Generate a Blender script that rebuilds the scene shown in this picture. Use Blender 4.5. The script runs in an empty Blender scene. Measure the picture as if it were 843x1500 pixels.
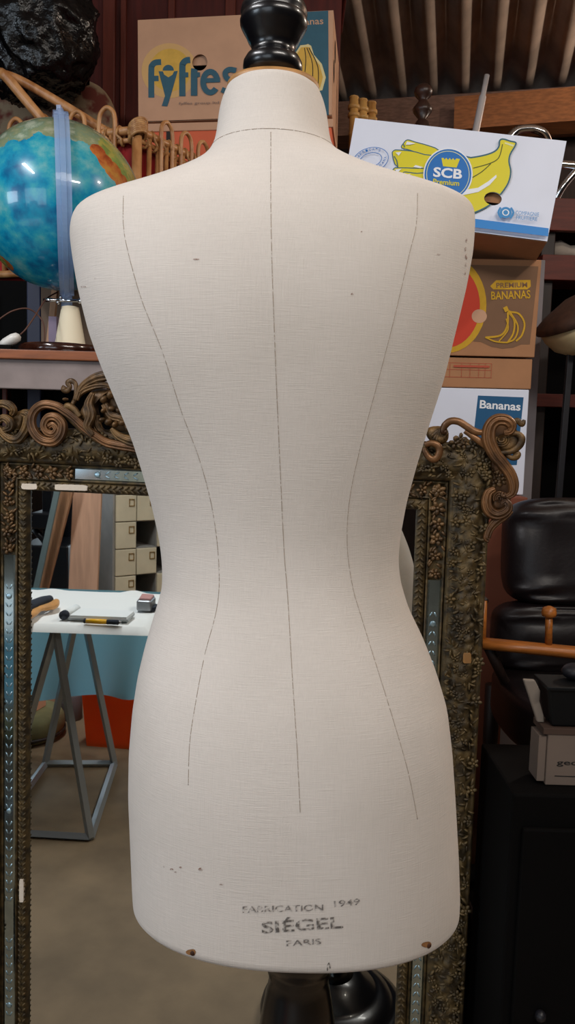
import bpy, bmesh, math, random
import numpy as np
from mathutils import Vector, Matrix
from mathutils.bvhtree import BVHTree
from mathutils import noise as mnoise
from mathutils.geometry import delaunay_2d_cdt
random.seed(7)
PI = math.pi
SC = bpy.context.scene
COL = SC.collection
# ------------------------------------------------------------------ camera
FPX, CX, CY = 1130.0, 421.5, 750.0
EYE = Vector((0, 0, 1.4))
PITCH, ROLL = math.radians(5.6), 0.028
RC = Matrix.Rotation(PI/2 - PITCH, 3, 'X') @ Matrix.Rotation(ROLL, 3, 'Z')
def ray(px, py):
    return RC @ Vector(((px-CX)/FPX, -(py-CY)/FPX, -1.0))
def at(px, py, Y):
    d = ray(px, py)
    return EYE + d*(Y/d.y)
def proj(p):
    c = RC.transposed() @ (Vector(p)-EYE)
    return (CX + FPX*c.x/-c.z, CY - FPX*c.y/-c.z)
def hit_plane(px, py, P, n):
    d = ray(px, py)
    return EYE + d*((P-EYE).dot(n)/d.dot(n))
def hit_z(px, py, z):
    d = ray(px, py)
    return EYE + d*((z-EYE.z)/d.z)
# mirror plane (vertical, turned a little)
MYAW = math.radians(-7.0)
MN = Vector((math.sin(MYAW), -math.cos(MYAW), 0))          # faces the room
MP = at(320, 750, 1.30)
def refl(p):
    return p - MN*(2*(p-MP).dot(MN))
def vat(px, py, Y): return refl(at(px, py, Y))
def vz(px, py, z): return refl(hit_z(px, py, z))
# ------------------------------------------------------------------ materials
def lin(c):
    if max(c[:3]) > 1.0 or isinstance(c[0], int): c = [x/255 for x in c[:3]]
    return tuple(x/12.92 if x <= 0.04045 else ((x+0.055)/1.055)**2.4 for x in c[:3]) + (1,)
def mat(name, col, rough=0.6, metal=0.0, var=0.0, vscale=20, bump=0.0, bscale=60, bdist=0.002, spec=0.5,
        coat=0.0, stretch=None, col2=None, alpha=1.0, trans=0.0, detail=3, thr=None, sheen=0):
    m = bpy.data.materials.new(name); m.use_nodes = True
    nt = m.node_tree; N = nt.nodes; L = nt.links
    b = N['Principled BSDF']
    b.inputs['Base Color'].default_value = lin(col)
    b.inputs['Roughness'].default_value = rough
    b.inputs['Metallic'].default_value = metal
    b.inputs['Specular IOR Level'].default_value = spec
    b.inputs['Coat Weight'].default_value = coat
    b.inputs['Coat Roughness'].default_value = 0.08
    b.inputs['Alpha'].default_value = alpha
    b.inputs['Transmission Weight'].default_value = trans
    b.inputs['Sheen Weight'].default_value = sheen
    tc = N.new('ShaderNodeTexCoord'); mp = N.new('ShaderNodeMapping')
    L.new(tc.outputs['Object'], mp.inputs['Vector'])
    if stretch: mp.inputs['Scale'].default_value = stretch
    if var > 0 or col2:
        n = N.new('ShaderNodeTexNoise'); n.inputs['Scale'].default_value = vscale; n.inputs['Detail'].default_value = detail
        L.new(mp.outputs[0], n.inputs['Vector'])
        r = N.new('ShaderNodeValToRGB')
        a = lin(col); c2 = lin(col2) if col2 else tuple(x*(1-var) for x in a[:3])+(1,)
        lo, hi = thr if thr else (0.35, 0.65)
        r.color_ramp.elements[0].position = lo; r.color_ramp.elements[1].position = hi
        r.color_ramp.elements[0].color = c2; r.color_ramp.elements[1].color = a
        L.new(n.outputs['Fac'], r.inputs['Fac']); L.new(r.outputs['Color'], b.inputs['Base Color'])
    if bump > 0:
        n = N.new('ShaderNodeTexNoise'); n.inputs['Scale'].default_value = bscale; n.inputs['Detail'].default_value = 4
        L.new(mp.outputs[0], n.inputs['Vector'])
        bp = N.new('ShaderNodeBump'); bp.inputs['Strength'].default_value = bump; bp.inputs['Distance'].default_value = bdist
        L.new(n.outputs['Fac'], bp.inputs['Height']); L.new(bp.outputs[0], b.inputs['Normal'])
    return m
# ------------------------------------------------------------------ mesh builder
def V(*a): return Vector(a)
class MB:
    def __init__(s): s.v = []; s.f = []; s.mi = []; s.sm = []
    def add(s, vs, fs, mi=0, smooth=False, M=None):
        o = len(s.v)
        for p in vs: s.v.append(tuple(M @ Vector(p)) if M is not None else tuple(p))
        for f in fs: s.f.append([i+o for i in f]); s.mi.append(mi); s.sm.append(smooth)
        return s
    def box(s, a, b, mi=0, M=None):
        (x0, y0, z0), (x1, y1, z1) = a, b
        vs = [(x0,y0,z0),(x1,y0,z0),(x1,y1,z0),(x0,y1,z0),(x0,y0,z1),(x1,y0,z1),(x1,y1,z1),(x0,y1,z1)]
        return s.add(vs, [(0,3,2,1),(4,5,6,7),(0,1,5,4),(1,2,6,5),(2,3,7,6),(3,0,4,7)], mi, False, M)
    def cbox(s, c, d, mi=0, M=None):
        return s.box([c[i]-d[i]/2 for i in range(3)], [c[i]+d[i]/2 for i in range(3)], mi, M)
    def tube(s, pts, rad, n=8, mi=0, flat=None, up=None, M=None, closed=False, smooth=True):
        pts = [Vector(p) for p in pts]; k = len(pts)
        if not hasattr(rad, '__len__'): rad = [rad]*k
        vs = []; prev = None
        for i, p in enumerate(pts):
            if closed: t = (pts[(i+1) % k]-pts[i-1])
            else: t = pts[min(i+1, k-1)]-pts[max(i-1, 0)]
            t = t.normalized() if t.length > 1e-9 else V(0,0,1)
            if up is not None:
                w = Vector(up); w = (w - t*w.dot(t))
                w = w.normalized() if w.length > 1e-6 else t.orthogonal().normalized()
            elif prev is None: w = t.orthogonal().normalized()
            else:
                w = prev - t*prev.dot(t); w = w.normalized() if w.length > 1e-6 else t.orthogonal().normalized()
            prev = w; u = t.cross(w)
            for j in range(n):
                a = 2*PI*j/n
                vs.append(p + u*(math.cos(a)*rad[i]) + w*(math.sin(a)*rad[i]*(flat or 1)))
        fs = []
        for i in range(k if closed else k-1):
            i2 = (i+1) % k
            for j in range(n):
                j2 = (j+1) % n
                fs.append((i*n+j, i*n+j2, i2*n+j2, i2*n+j))
        if not closed: fs += [tuple(range(n-1, -1, -1)), tuple((k-1)*n+j for j in range(n))]
        return s.add(vs, fs, mi, smooth, M)
    def lathe(s, prof, n=32, mi=0, M=None, smooth=True):
        vs = []; fs = []; k = len(prof)
        for r, z in prof:
            for j in range(n):
                a = 2*PI*j/n; vs.append((r*math.cos(a), r*math.sin(a), z))
        for i in range(k-1):
            for j in range(n):
                j2 = (j+1) % n; fs.append((i*n+j, i*n+j2, (i+1)*n+j2, (i+1)*n+j))
        fs += [tuple(range(n-1, -1, -1)), tuple((k-1)*n+j for j in range(n))]
        return s.add(vs, fs, mi, smooth, M)
    def ell(s, c, r, R=None, nu=8, nv=5, mi=0, M=None):
        vs = [V(0,0,r[2])]; fs = []; c = Vector(c)
        for i in range(1, nv):
            th = PI*i/nv
            for j in range(nu):
                a = 2*PI*j/nu
                vs.append(V(r[0]*math.sin(th)*math.cos(a), r[1]*math.sin(th)*math.sin(a), r[2]*math.cos(th)))
        vs.append(V(0,0,-r[2])); e = len(vs)-1
        for j in range(nu):
            j2 = (j+1) % nu
            fs.append((0, 1+j, 1+j2)); fs.append((e, e-nu+j2, e-nu+j))
            for i in range(nv-2):
                fs.append((1+i*nu+j, 1+(i+1)*nu+j, 1+(i+1)*nu+j2, 1+i*nu+j2))
        vs = [(R @ p if R is not None else p)+c for p in vs]
        return s.add(vs, fs, mi, True, M)
    def prism(s, poly, y0, y1, mi=0, M=None):          # poly in local (x,z), pushed along y
        k = len(poly)
        vs = [(x, y0, z) for x, z in poly]+[(x, y1, z) for x, z in poly]
        fs = [tuple(range(k)), tuple(range(2*k-1, k-1, -1))]+[(i, i+k, (i+1) % k+k, (i+1) % k) for i in range(k)]
        return s.add(vs, fs, mi, False, M)
    def grid(s, P, mi=0, smooth=True, M=None, wrap=False):
        nr = len(P); nc = len(P[0]); vs = [p for r in P for p in r]; fs = []
        for i in range(nr-1):
            for j in range(nc if wrap else nc-1):
                j2 = (j+1) % nc
                fs.append((i*nc+j, i*nc+j2, (i+1)*nc+j2, (i+1)*nc+j))
        return s.add(vs, fs, mi, smooth, M)
    def build(s, name, mats, parent=None, bevel=0, subsurf=0, recalc=True, label=None, seg=2):
        me = bpy.data.meshes.new(name)
        off = parent_loc(parent) if parent else Vector((0,0,0))
        org = Vector((0,0,0))
        vs = [(p[0]-off.x, p[1]-off.y, p[2]-off.z) for p in s.v]
        me.from_pydata(vs, [], s.f)
        if not isinstance(mats, (list, tuple)): mats = [mats]
        for m in mats: me.materials.append(m)
        me.polygons.foreach_set('material_index', s.mi)
        me.polygons.foreach_set('use_smooth', s.sm)
        if recalc:
            bm = bmesh.new(); bm.from_mesh(me)
            bmesh.ops.recalc_face_normals(bm, faces=bm.faces); bm.to_mesh(me); bm.free()
        me.update()
        o = bpy.data.objects.new(name, me); COL.objects.link(o)
        if parent: o.parent = parent
        if bevel:
            b = o.modifiers.new('Bevel', 'BEVEL'); b.width = bevel; b.segments = seg; b.limit_method = 'ANGLE'
        if subsurf:
            u = o.modifiers.new('Subsurf', 'SUBSURF'); u.levels = u.render_levels = subsurf
        if label: o['label'] = label
        return o
def parent_loc(o):
    l = Vector(o.location)
    while o.parent: o = o.parent; l += Vector(o.location)
    return l
def thing(name, label, cat, loc=(0,0,0), group=None):
    o = bpy.data.objects.new(name, None); COL.objects.link(o); o.empty_display_size = .05
    o.location = loc; o['label'] = label; o['category'] = cat
    if group: o['group'] = group
    return o
def tag(o, label, cat, group=None, kind=None):
    o['label'] = label; o['category'] = cat
    if group: o['group'] = group
    if kind: o['kind'] = kind
    return o
def struct(o): o['kind'] = 'structure'; return o
def smooth_path(pts, n=8, closed=False):
    pts = [Vector(p) for p in pts]; out = []; k = len(pts)
    for i in range(k if closed else k-1):
        if closed: p0, p1, p2, p3 = pts[i-1], pts[i], pts[(i+1) % k], pts[(i+2) % k]
        else: p0, p1, p2, p3 = pts[max(i-1,0)], pts[i], pts[i+1], pts[min(i+2,k-1)]
        for j in range(n):
            t = j/n
            out.append(0.5*((2*p1)+(p2-p0)*t+(2*p0-5*p1+4*p2-p3)*t*t+(3*p1-p0-3*p2+p3)*t**3))
    if not closed: out.append(pts[-1])
    return out
def smoothlist(vals, n): # resample a list of radii to n
    return list(np.interp(np.linspace(0, len(vals)-1, n), range(len(vals)), vals))
# ------------------------------------------------------------------ fitting a real rectangle to its seen corners
def fit_face(corners, depth, yaw0=0.0, wy=0.0, prior=2.0):
    """corners TL TR BR BL in photo pixels; TL lies at `depth`. Returns matrix (x right, y into, z up; origin TL), w, h."""
    P0 = at(corners[0][0], corners[0][1], depth)
    def mk(q):
        return Matrix.Rotation(q[0], 3, 'Z') @ Matrix.Rotation(q[1], 3, 'X') @ Matrix.Rotation(q[2], 3, 'Y')
    def res(q):
        R = mk(q); w, h = q[3], q[4]; O = P0 + Vector(q[5:8])*1.0
        r = []
        for (x, z), c in zip(((0,0),(w,0),(w,-h),(0,-h)), corners):
            p = proj(O + R @ Vector((x, 0, z))); r += [p[0]-c[0], p[1]-c[1]]
        r += [prior*20*(q[0]-yaw0), prior*20*q[1], prior*10*q[2], q[6]*1e5, ]
        return np.array(r)
    d = (Vector(corners[1]+(0,))-Vector(corners[0]+(0,))).length/FPX*depth
    h = (Vector(corners[3]+(0,))-Vector(corners[0]+(0,))).length/FPX*depth
    q = np.array([yaw0, 0, 0, d, h, 0, 0, 0], float); lam = 1e-2
    for it in range(80):
        r = res(q); J = np.zeros((len(r), 8))
        for k in range(8):
            e = q.copy(); e[k] += 1e-5; J[:, k] = (res(e)-r)/1e-5
        A = J.T@J; st = np.linalg.solve(A+lam*np.diag(np.diag(A)+1e-9), -J.T@r)
        if (res(q+st)**2).sum() < (r**2).sum(): q = q+st; lam *= .5
        else: lam *= 4
    R = mk(q).to_4x4(); R.translation = P0+Vector(q[5:8])
    return R, q[3], q[4]
# ------------------------------------------------------------------ flat prints on a face
def text_mesh(s, bold=0.0):
    c = bpy.data.curves.new('t', 'FONT'); c.body = s; c.offset = bold; c.resolution_u = 3
    o = bpy.data.objects.new('t', c); COL.objects.link(o)
    me = bpy.data.meshes.new_from_object(o)
    vs = [tuple(v.co) for v in me.vertices]; fs = [tuple(p.vertices) for p in me.polygons]
    bpy.data.objects.remove(o); bpy.data.curves.remove(c); bpy.data.meshes.remove(me)
    return vs, fs
class Print:
    """prints collected in photo pixels of one flat face and laid on that face"""
    def __init__(s, M, conv=None):
        s.M = M; s.Mi = M.inverted(); s.n = (M.to_3x3() @ Vector((0,1,0))); s.P = M.translation.copy()
        s.mb = MB(); s.lay = 0; s.conv = conv or (lambda x, y: (x, y)); s.eps = 0.0004; s.hole = None
    def loc(s, p):
        px, py = s.conv(*p)
        return s.Mi @ hit_plane(px, py, s.P, s.n)
    def emit(s, P, y, mi):
        # lay one flat outline; where the card has a hand hole, the print is cut out too
        h = s.hole
        if h and min(p[0] for p in P) < h[0]+h[2] and max(p[0] for p in P) > h[0]-h[2] and min(p[1] for p in P) < h[1]+h[3] and max(p[1] for p in P) > h[1]-h[3]:
            k = len(P); H = [(h[0]+h[2]*math.cos(2*PI*i/32), h[1]+h[3]*math.sin(2*PI*i/32)) for i in range(32)]
            sa = sum(P[i-1][0]*P[i][1]-P[i][0]*P[i-1][1] for i in range(k))
            PP = P if sa > 0 else P[::-1]
            vs, _, fs, _, _, of = delaunay_2d_cdt([Vector(p) for p in PP+H], [], [list(range(k)), list(range(k, k+32))], 1, 1e-7)
            keep = [f for f, o in zip(fs, of) if 0 in o and 1 not in o]
            if keep: s.mb.add([(v.x, y, v.y) for v in vs], keep, mi, False, s.M)
            return
        s.mb.add([(p[0], y, p[1]) for p in P], [tuple(range(len(P)))], mi, False, s.M)
    def poly(s, pts, mi):
        s.lay += 1; y = -s.eps*s.lay*0.5-0.0003
        q = [s.loc(p) for p in pts]
        s.emit([(p.x, p.z) for p in q], y, mi)
    def ellipse(s, c, rx, ry, mi, rot=0, a0=0, a1=360, n=40):
        pts = []
        cr, sr = math.cos(math.radians(rot)), math.sin(math.radians(rot))
        for i in range(n+(1 if a1-a0 < 360 else 0)):
            a = math.radians(a0+(a1-a0)*i/n); x, y = rx*math.cos(a), ry*math.sin(a)
            pts.append((c[0]+x*cr-y*sr, c[1]+x*sr+y*cr))
        s.poly(pts, mi); return pts
    def stroke(s, pts, w, mi, closed=False, sm=0):
        if sm: pts = [(p.x, p.y) for p in smooth_path([(a, b, 0) for a, b in pts], sm, closed)]
        s.lay += 1; y = -s.eps*s.lay*0.5-0.0003
        k = len(pts); L = []; R = []
        for i in range(k):
            a = pts[i-1] if (closed or i > 0) else pts[i]; b = pts[(i+1) % k] if (closed or i < k-1) else pts[i]
            d = Vector((b[0]-a[0], b[1]-a[1])); d = d.normalized() if d.length > 0 else Vector((1,0)); nn = Vector((-d.y, d.x))*(w/2)
            L.append(s.loc((pts[i][0]+nn.x, pts[i][1]+nn.y))); R.append(s.loc((pts[i][0]-nn.x, pts[i][1]-nn.y)))
        for i in range(k if closed else k-1):
            j = (i+1) % k; s.emit([(L[i].x, L[i].z), (L[j].x, L[j].z), (R[j].x, R[j].z), (R[i].x, R[i].z)], y, mi)
    def text(s, body, a, b, h, mi, bold=0.0):
        s.lay += 1; y = -s.eps*s.lay*0.5-0.0003
        vs, fs = text_mesh(body, bold)
        x0 = min(v[0] for v in vs); x1 = max(v[0] for v in vs); H = 0.73
        a = Vector(a); b = Vector(b); d = b-a; up = Vector((d.y, -d.x)).normalized()*h
        q = []
        for v in vs:
            p = a + d*((v[0]-x0)/(x1-x0)) + up*(v[1]/H); p = s.loc((p.x, p.y)); q.append((p.x, y, p.z))
        s.mb.add(q, fs, mi, False, s.M)
    def arc_text(s, body, c, rx, ry, a0, a1, h, mi, rot=0, flip=False, bold=0.0):
        k = len(body)
        for i, ch in enumerate(body):
            if ch == ' ': continue
            an = math.radians(a0+(a1-a0)*i/(k-1)); r = math.radians(rot)
            def pt(an):
                x, y = rx*math.cos(an), ry*math.sin(an)
                return Vector((c[0]+x*math.cos(r)-y*math.sin(r), c[1]+x*math.sin(r)+y*math.cos(r)))
            p = pt(an); d = (pt(an+0.02*(1 if a1 > a0 else -1))-p).normalized()*(h*0.38)
            s.text(ch, p-d, p+d, h, mi, bold)
    def build(s, name, mats, parent, label=None):
        return s.mb.build(name, mats, parent, recalc=False, label=label)
def carton(root, M, w, h, d, m_out, m_in, hole=None, m_bot=None, name='body', t=0.004, bevel=0.0015):
    """a closed cardboard box with walls; hole=(x,z,rx,rz) cut in its front wall"""
    mb = MB()
    if hole:
        hx, hz, rx, rz = hole
        cor = [math.atan2(z-hz, x-hx) for x, z in ((0,0),(w,0),(w,-h),(0,-h))]
        angs = sorted(set([-PI+2*PI*i/36 for i in range(36)]+cor))
        for y in (0, t):
            I = []; O = []
            for a in angs:
                ca, sa = math.cos(a), math.sin(a)
                I.append((hx+rx*ca, y, hz+rz*sa))
                k = min([((w-hx)/ca if ca > 1e-9 else (0-hx)/ca if ca < -1e-9 else 1e9), ((0-hz)/sa if sa > 1e-9 else (-h-hz)/sa if sa < -1e-9 else 1e9)])
                O.append((hx+k*ca, y, hz+k*sa))
            n = len(angs)
            mb.add(I+O, [(i, (i+1) % n, (i+1) % n+n, i+n) for i in range(n)], 0 if y == 0 else 1, False, M)
            if y == 0: I0 = I
            else: mb.add(I0+I, [(i, (i+1) % n, (i+1) % n+n, i+n) for i in range(n)], 1, False, M)
        mb.box((0,t,-h), (t,d,0), 0, M); mb.box((w-t,t,-h), (w,d,0), 0, M)
        mb.box((t,d-t,-h), (w-t,d,0), 0, M); mb.box((t,t,-t), (w-t,d-t,0), 0, M); mb.box((0,t,-h-.001), (w,d,-h+t), 2 if m_bot else 0, M)
        return mb.build(name, [m_out, m_in]+([m_bot] if m_bot else []), root, recalc=False)
    mb.box((0,0,-h), (w,d,0), 0, M)
    return mb.build(name, [m_out, m_in], root, bevel=bevel)
# ------------------------------------------------------------------ palette
M = {}
M['linen'] = None
M['black_wood'] = mat('black lacquered wood', (9,9,13), 0.28, spec=0.5, coat=0.2, bump=0.15, bscale=30)
M['tan_wood'] = mat('worn tan wood', (176,128,74), 0.5, var=0.35, vscale=40, stretch=(1,1,.3))
M['reddish_wood'] = mat('raw reddish wood', (150,98,80), 0.6, var=0.3, vscale=60)
M['ink'] = None
M['rust'] = mat('rusty iron', (74,40,18), 0.7, 0.3, var=0.5, vscale=300)
M['stain'] = mat('rust stain', (150,104,60), 0.9, var=.4, vscale=200)
M['gilt'] = mat('aged gilt plaster', (122,92,52), 0.48, 0.35, col2=(66,50,30), vscale=45, thr=(.4,.62), bump=0.5, bscale=260, bdist=0.0015)
M['gilt_dark'] = mat('dark aged gilt', (100,82,50), 0.55, 0.3, col2=(58,48,32), vscale=60, thr=(.38,.62), bump=0.5, bscale=300, bdist=0.0012)
M['bronze'] = mat('coppery gilt scroll', (132,92,56), 0.40, 0.4, col2=(70,48,30), vscale=28, thr=(.35,.65), bump=0.35, bscale=120, bdist=0.001)
M['gilt_red'] = mat('brownish gilt leaf', (124,94,60), 0.42, 0.35, col2=(64,48,31), vscale=50, bump=0.3, bscale=150)
M['plaster'] = mat('bare white plaster', (222,208,190), 0.85, bump=0.4, bscale=200)
M['concrete'] = mat('concrete floor', (146,124,96), 0.72, var=0.32, vscale=5, bump=0.25, bscale=120, detail=9)
M['dark_wall'] = mat('dark timber wall', (44,26,20), 0.8, var=0.4, vscale=8, stretch=(6,6,.6))
M['roof'] = mat('fibre cement sheet', (196,170,152), 0.85, var=0.35, vscale=6, bump=0.3, bscale=150)
M['beam'] = mat('pine beam', (186,114,62), 0.62, var=0.35, vscale=9, stretch=(1,12,12), bump=0.2)
M['beam2'] = mat('weathered grey pink beam', (172,128,106), 0.7, var=0.35, vscale=9, stretch=(1,12,12), bump=0.2)
def linen():
    m = mat('natural linen', (208,198,184), 0.88, sheen=0.15); nt = m.node_tree; N = nt.nodes; L = nt.links; b = N['Principled BSDF']
    tc = N.new('ShaderNodeTexCoord')
    n = N.new('ShaderNodeTexNoise'); n.inputs['Scale'].default_value = 5; n.inputs['Detail'].default_value = 5
    L.new(tc.outputs['Object'], n.inputs['Vector'])
    mp = N.new('ShaderNodeMapping'); mp.inputs['Scale'].default_value = (60, 60, 1400); L.new(tc.outputs['Object'], mp.inputs[0])
    t1 = N.new('ShaderNodeTexNoise'); t1.inputs['Scale'].default_value = 1; t1.inputs['Detail'].default_value = 1; L.new(mp.outputs[0], t1.inputs['Vector'])
    mp2 = N.new('ShaderNodeMapping'); mp2.inputs['Scale'].default_value = (1400, 450, 45); L.new(tc.outputs['Object'], mp2.inputs[0])
    t2 = N.new('ShaderNodeTexNoise'); t2.inputs['Scale'].default_value = 1; t2.inputs['Detail'].default_value = 1; L.new(mp2.outputs[0], t2.inputs['Vector'])
    ad = N.new('ShaderNodeMath'); ad.operation = 'ADD'; L.new(t1.outputs['Fac'], ad.inputs[0]); L.new(t2.outputs['Fac'], ad.inputs[1])
    r = N.new('ShaderNodeValToRGB'); r.color_ramp.elements[0].position = .3; r.color_ramp.elements[1].position = .7
    r.color_ramp.elements[0].color = lin((194,186,177)); r.color_ramp.elements[1].color = lin((208,200,192)); L.new(n.outputs['Fac'], r.inputs['Fac'])
    mr = N.new('ShaderNodeMapRange'); mr.inputs['From Min'].default_value = .6; mr.inputs['From Max'].default_value = 1.4; mr.inputs['To Min'].default_value = .95; mr.inputs['To Max'].default_value = 1.04
    L.new(ad.outputs[0], mr.inputs['Value'])
    mx = N.new('ShaderNodeMix'); mx.data_type = 'RGBA'; mx.blend_type = 'MULTIPLY'; mx.inputs['Factor'].default_value = 1
    L.new(r.outputs[0], mx.inputs['A']); L.new(mr.outputs[0], mx.inputs['B']); L.new(mx.outputs['Result'], b.inputs['Base Color'])
    bp = N.new('ShaderNodeBump'); bp.inputs['Strength'].default_value = .3; bp.inputs['Distance'].default_value = .0008
    L.new(ad.outputs[0], bp.inputs['Height']); L.new(bp.outputs[0], b.inputs['Normal'])
    return m
def worn_ink(name, col, lo, hi, scale):
    m = mat(name, col, 0.9); nt = m.node_tree; N = nt.nodes; L = nt.links; b = N['Principled BSDF']
    tc = N.new('ShaderNodeTexCoord'); n = N.new('ShaderNodeTexNoise'); n.inputs['Scale'].default_value = scale; n.inputs['Detail'].default_value = 4
    L.new(tc.outputs['Object'], n.inputs['Vector'])
    r = N.new('ShaderNodeMapRange'); r.inputs['From Min'].default_value = lo; r.inputs['From Max'].default_value = hi; r.inputs['To Min'].default_value = 0.0; r.inputs['To Max'].default_value = 0.85
    L.new(n.outputs['Fac'], r.inputs['Value']); L.new(r.outputs[0], b.inputs['Alpha'])
    return m
M['seam'] = worn_ink('seam thread', (166,152,136), .36, .56, 420); M['linen'] = linen(); M['ink'] = worn_ink('worn stencil ink', (82,76,72), .38, .56, 240); M['ink_faint'] = worn_ink('faded stencil ink', (98,92,88), .36, .6, 300)
M['scuff'] = worn_ink('brown scuff', (128,84,66), .42, .62, 260)
# ------------------------------------------------------------------ the room
BY = math.radians(12.4)                                    # the building is turned to the camera
RB = Matrix.Rotation(-BY, 4, 'Z')
def bl(x, y, z=0): return RB @ Vector((x, y, z))
f = MB(); f.box((-4.2,-6.2,-.06), (4.2,4.3,0), 0, RB); struct(f.build('floor', M['concrete']))
RZ0, RSL = 3.13, math.tan(math.radians(8.3))                # roof height at the back wall line, slope
def roof_z(y): return RZ0 + (4.2-y)*RSL
pts = []; pitch = 0.150
for i in range(int(8.4/pitch*8)+1):
    x = -4.2+i*pitch/8; ph = 2*PI*i/8
    dz = 0.028*math.cos(ph)
    pts.append([RB @ Vector((x, y, roof_z(y)+dz)) for y in (4.3, 2.0, -1.0, -6.2)])
g = MB().grid(pts); ro = g.build('ceiling', M['roof'], recalc=False); struct(ro)
sl = ro.modifiers.new('Solidify', 'SOLIDIFY'); sl.thickness = .008
w = MB(); w.box((-4.3,4.2,0), (4.3,4.3,3.0), 0, RB); struct(w.build('wall_back', M['dark_wall']))
w = MB()
for a_, b_ in (((-6.2,0),(-4.4,4.2)),((-1.8,0),(4.3,4.2)),((-4.4,0),(-1.8,.9)),((-4.4,2.7),(-1.8,4.2))): w.box((-4.3,a_[0],a_[1]), (-4.2,b_[0],b_[1]), 0, RB)
struct(w.build('wall_left', M['dark_wall']))
w = MB(); w.box((4.2,-6.2,0), (4.3,4.3,4.2), 0, RB); struct(w.build('wall_right', M['dark_wall']))
# front wall behind the camera, with a wide barn doorway to daylight
w = MB(); w.box((-4.3,-6.3,0), (-3.3,-6.2,4.4), 0, RB); w.box((.6,-6.3,0), (4.3,-6.2,4.4), 0, RB); w.box((-3.3,-6.3,2.9), (.6,-6.2,4.4), 0, RB)
struct(w.build('wall_front', M['dark_wall']))
# wall plate under the roof and the sloping timber against it
b = MB(); b.box((-4.2,4.02,2.92), (4.2,4.2,3.085), 0, RB); b.build('trim_1', M['beam2'])['kind'] = 'structure'
b = MB(); b.tube([bl(-.1,3.93,2.93), bl(1.28,3.93,2.955), bl(4.1,3.93,2.98)], .105, n=4, smooth=False); b.build('trim_2', M['beam'])['kind'] = 'structure'
# ------------------------------------------------------------------ the dress form
DY = 0.80
LT = [(328,124),(322,138),(318,160),(316,185),(313,205),(304,226),(291,239),(268,251),(240,262),(210,272),(180,281),(140,292),(122,299),(112,308),(106,320),(103,345),(108,380),(117,430),(132,490),(148,535),(171,590),(194,645),(208,690),(222,740),(233,790),(237,825),(237,860),(225,900),(213,940),(202,985),(195,1030),(190,1090),(189,1150),(192,1220),(195,1290),(198,1325)]
RT = [(470,124),(476,137),(481,160),(484,190),(488,212),(497,227),(511,237),(530,245),(560,257),(600,273),(640,281),(670,286),(686,293),(693,300),(697,312),(697,335),(693,375),(682,430),(666,495),(650,560),(632,615),(612,680),(597,735),(588,785),(585,820),(588,850),(600,890),(620,930),(640,980),(655,1030),(662,1090),(666,1150),(671,1240),(673,1300),(671,1325)]
def zx(t):
    q = [at(x, y, DY) for x, y in t]
    return [p.z for p in q][::-1], [p.x for p in q][::-1]
lz, lx = zx(LT); rz, rx_ = zx(RT)
Bp = [(105,.046),(150,.052),(200,.056),(240,.066),(275,.082),(310,.096),(350,.106),(450,.116),(550,.112),(650,.101),(750,.091),(820,.088),(900,.100),(1000,.119),(1100,.127),(1200,.126),(1300,.123),(1330,.122)]
Np = [(105,2),(230,2),(300,2.25),(420,2.35),(820,2.1),(1000,2.2),(1330,2.3)]
Yp = [(105,.022),(200,.016),(280,.004),(420,0),(820,.006),(1050,0),(1330,0)]
def pz(py): return at(421, py, DY).z
def smoothed(zs, vals, sig):
    g = np.linspace(min(zs)-.12, max(zs)+.12, 1600); v = np.interp(g, zs, vals); st = g[1]-g[0]
    # extend linearly at the ends so that smoothing keeps the end slopes
    lo = (vals[1]-vals[0])/(zs[1]-zs[0]); hi = (vals[-1]-vals[-2])/(zs[-1]-zs[-2])
    v = np.where(g < zs[0], vals[0]+lo*(g-zs[0]), np.where(g > zs[-1], vals[-1]+hi*(g-zs[-1]), v))
    k = int(4*sig/st); w = np.exp(-.5*(np.arange(-k, k+1)*st/sig)**2); w /= w.sum()
    return g, np.convolve(np.pad(v, k, mode='edge'), w, mode='valid')
TABS = {}
def tab(t, z):
    if id(t) not in TABS: TABS[id(t)] = smoothed([pz(a) for a, _ in t][::-1], [b for _, b in t][::-1], .034)
    return float(np.interp(z, *TABS[id(t)]))
ztop = at(398, 104, DY-.046+.02).z; zhem = at(434, 1422, DY-.122).z
lz, lx = smoothed(lz, lx, .006); rz, rx_ = smoothed(rz, rx_, .006)
zs = [ztop-(ztop-zhem)*i/170 for i in range(171)]
zs += list(np.linspace(pz(238), pz(322), 40)); zs = sorted(set(zs), reverse=True)
NS = 120; rings = []
def ring(z, inset=0, dz=0):
    xl = np.interp(z, lz, lx); xr = np.interp(z, rz, rx_)
    b = tab(Bp, z); k = math.sqrt(1-(b/DY)**2); n = tab(Np, z)
    c = (xl+xr)/2; a = (xr-xl)/2*k-inset; b -= inset; yc = DY+tab(Yp, z)
    r = []
    for j in range(NS):
        t = 2*PI*j/NS; ct, st = math.cos(t), math.sin(t)
        r.append(Vector((c+a*math.copysign(abs(ct)**(2/n), ct), yc+b*math.copysign(abs(st)**(2/n), st), z+dz)))
    return r
for z in zs: rings.append(ring(z))
rings.insert(0, ring(ztop, .004, .003)); rings.append(ring(zhem, .003, -.004)); rings.append(ring(zhem, .012, -.006))
hemc = sum(rings[-1], Vector())/NS
topc = sum(rings[0], Vector())/NS
form = thing('dress_form', 'cream linen dress form with a wasp waist on a black turned stand', 'dress form', (hemc.x, DY, 0))
mb = MB().grid(rings, wrap=True); mb.add(rings[0], [tuple(range(NS))]); mb.add(rings[-1], [tuple(range(NS-1,-1,-1))])
torso = mb.build('torso', M['linen'], form)
bvh = BVHTree.FromPolygons([tuple(v) for v in mb.v], [tuple(q) for q in mb.f])
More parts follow.
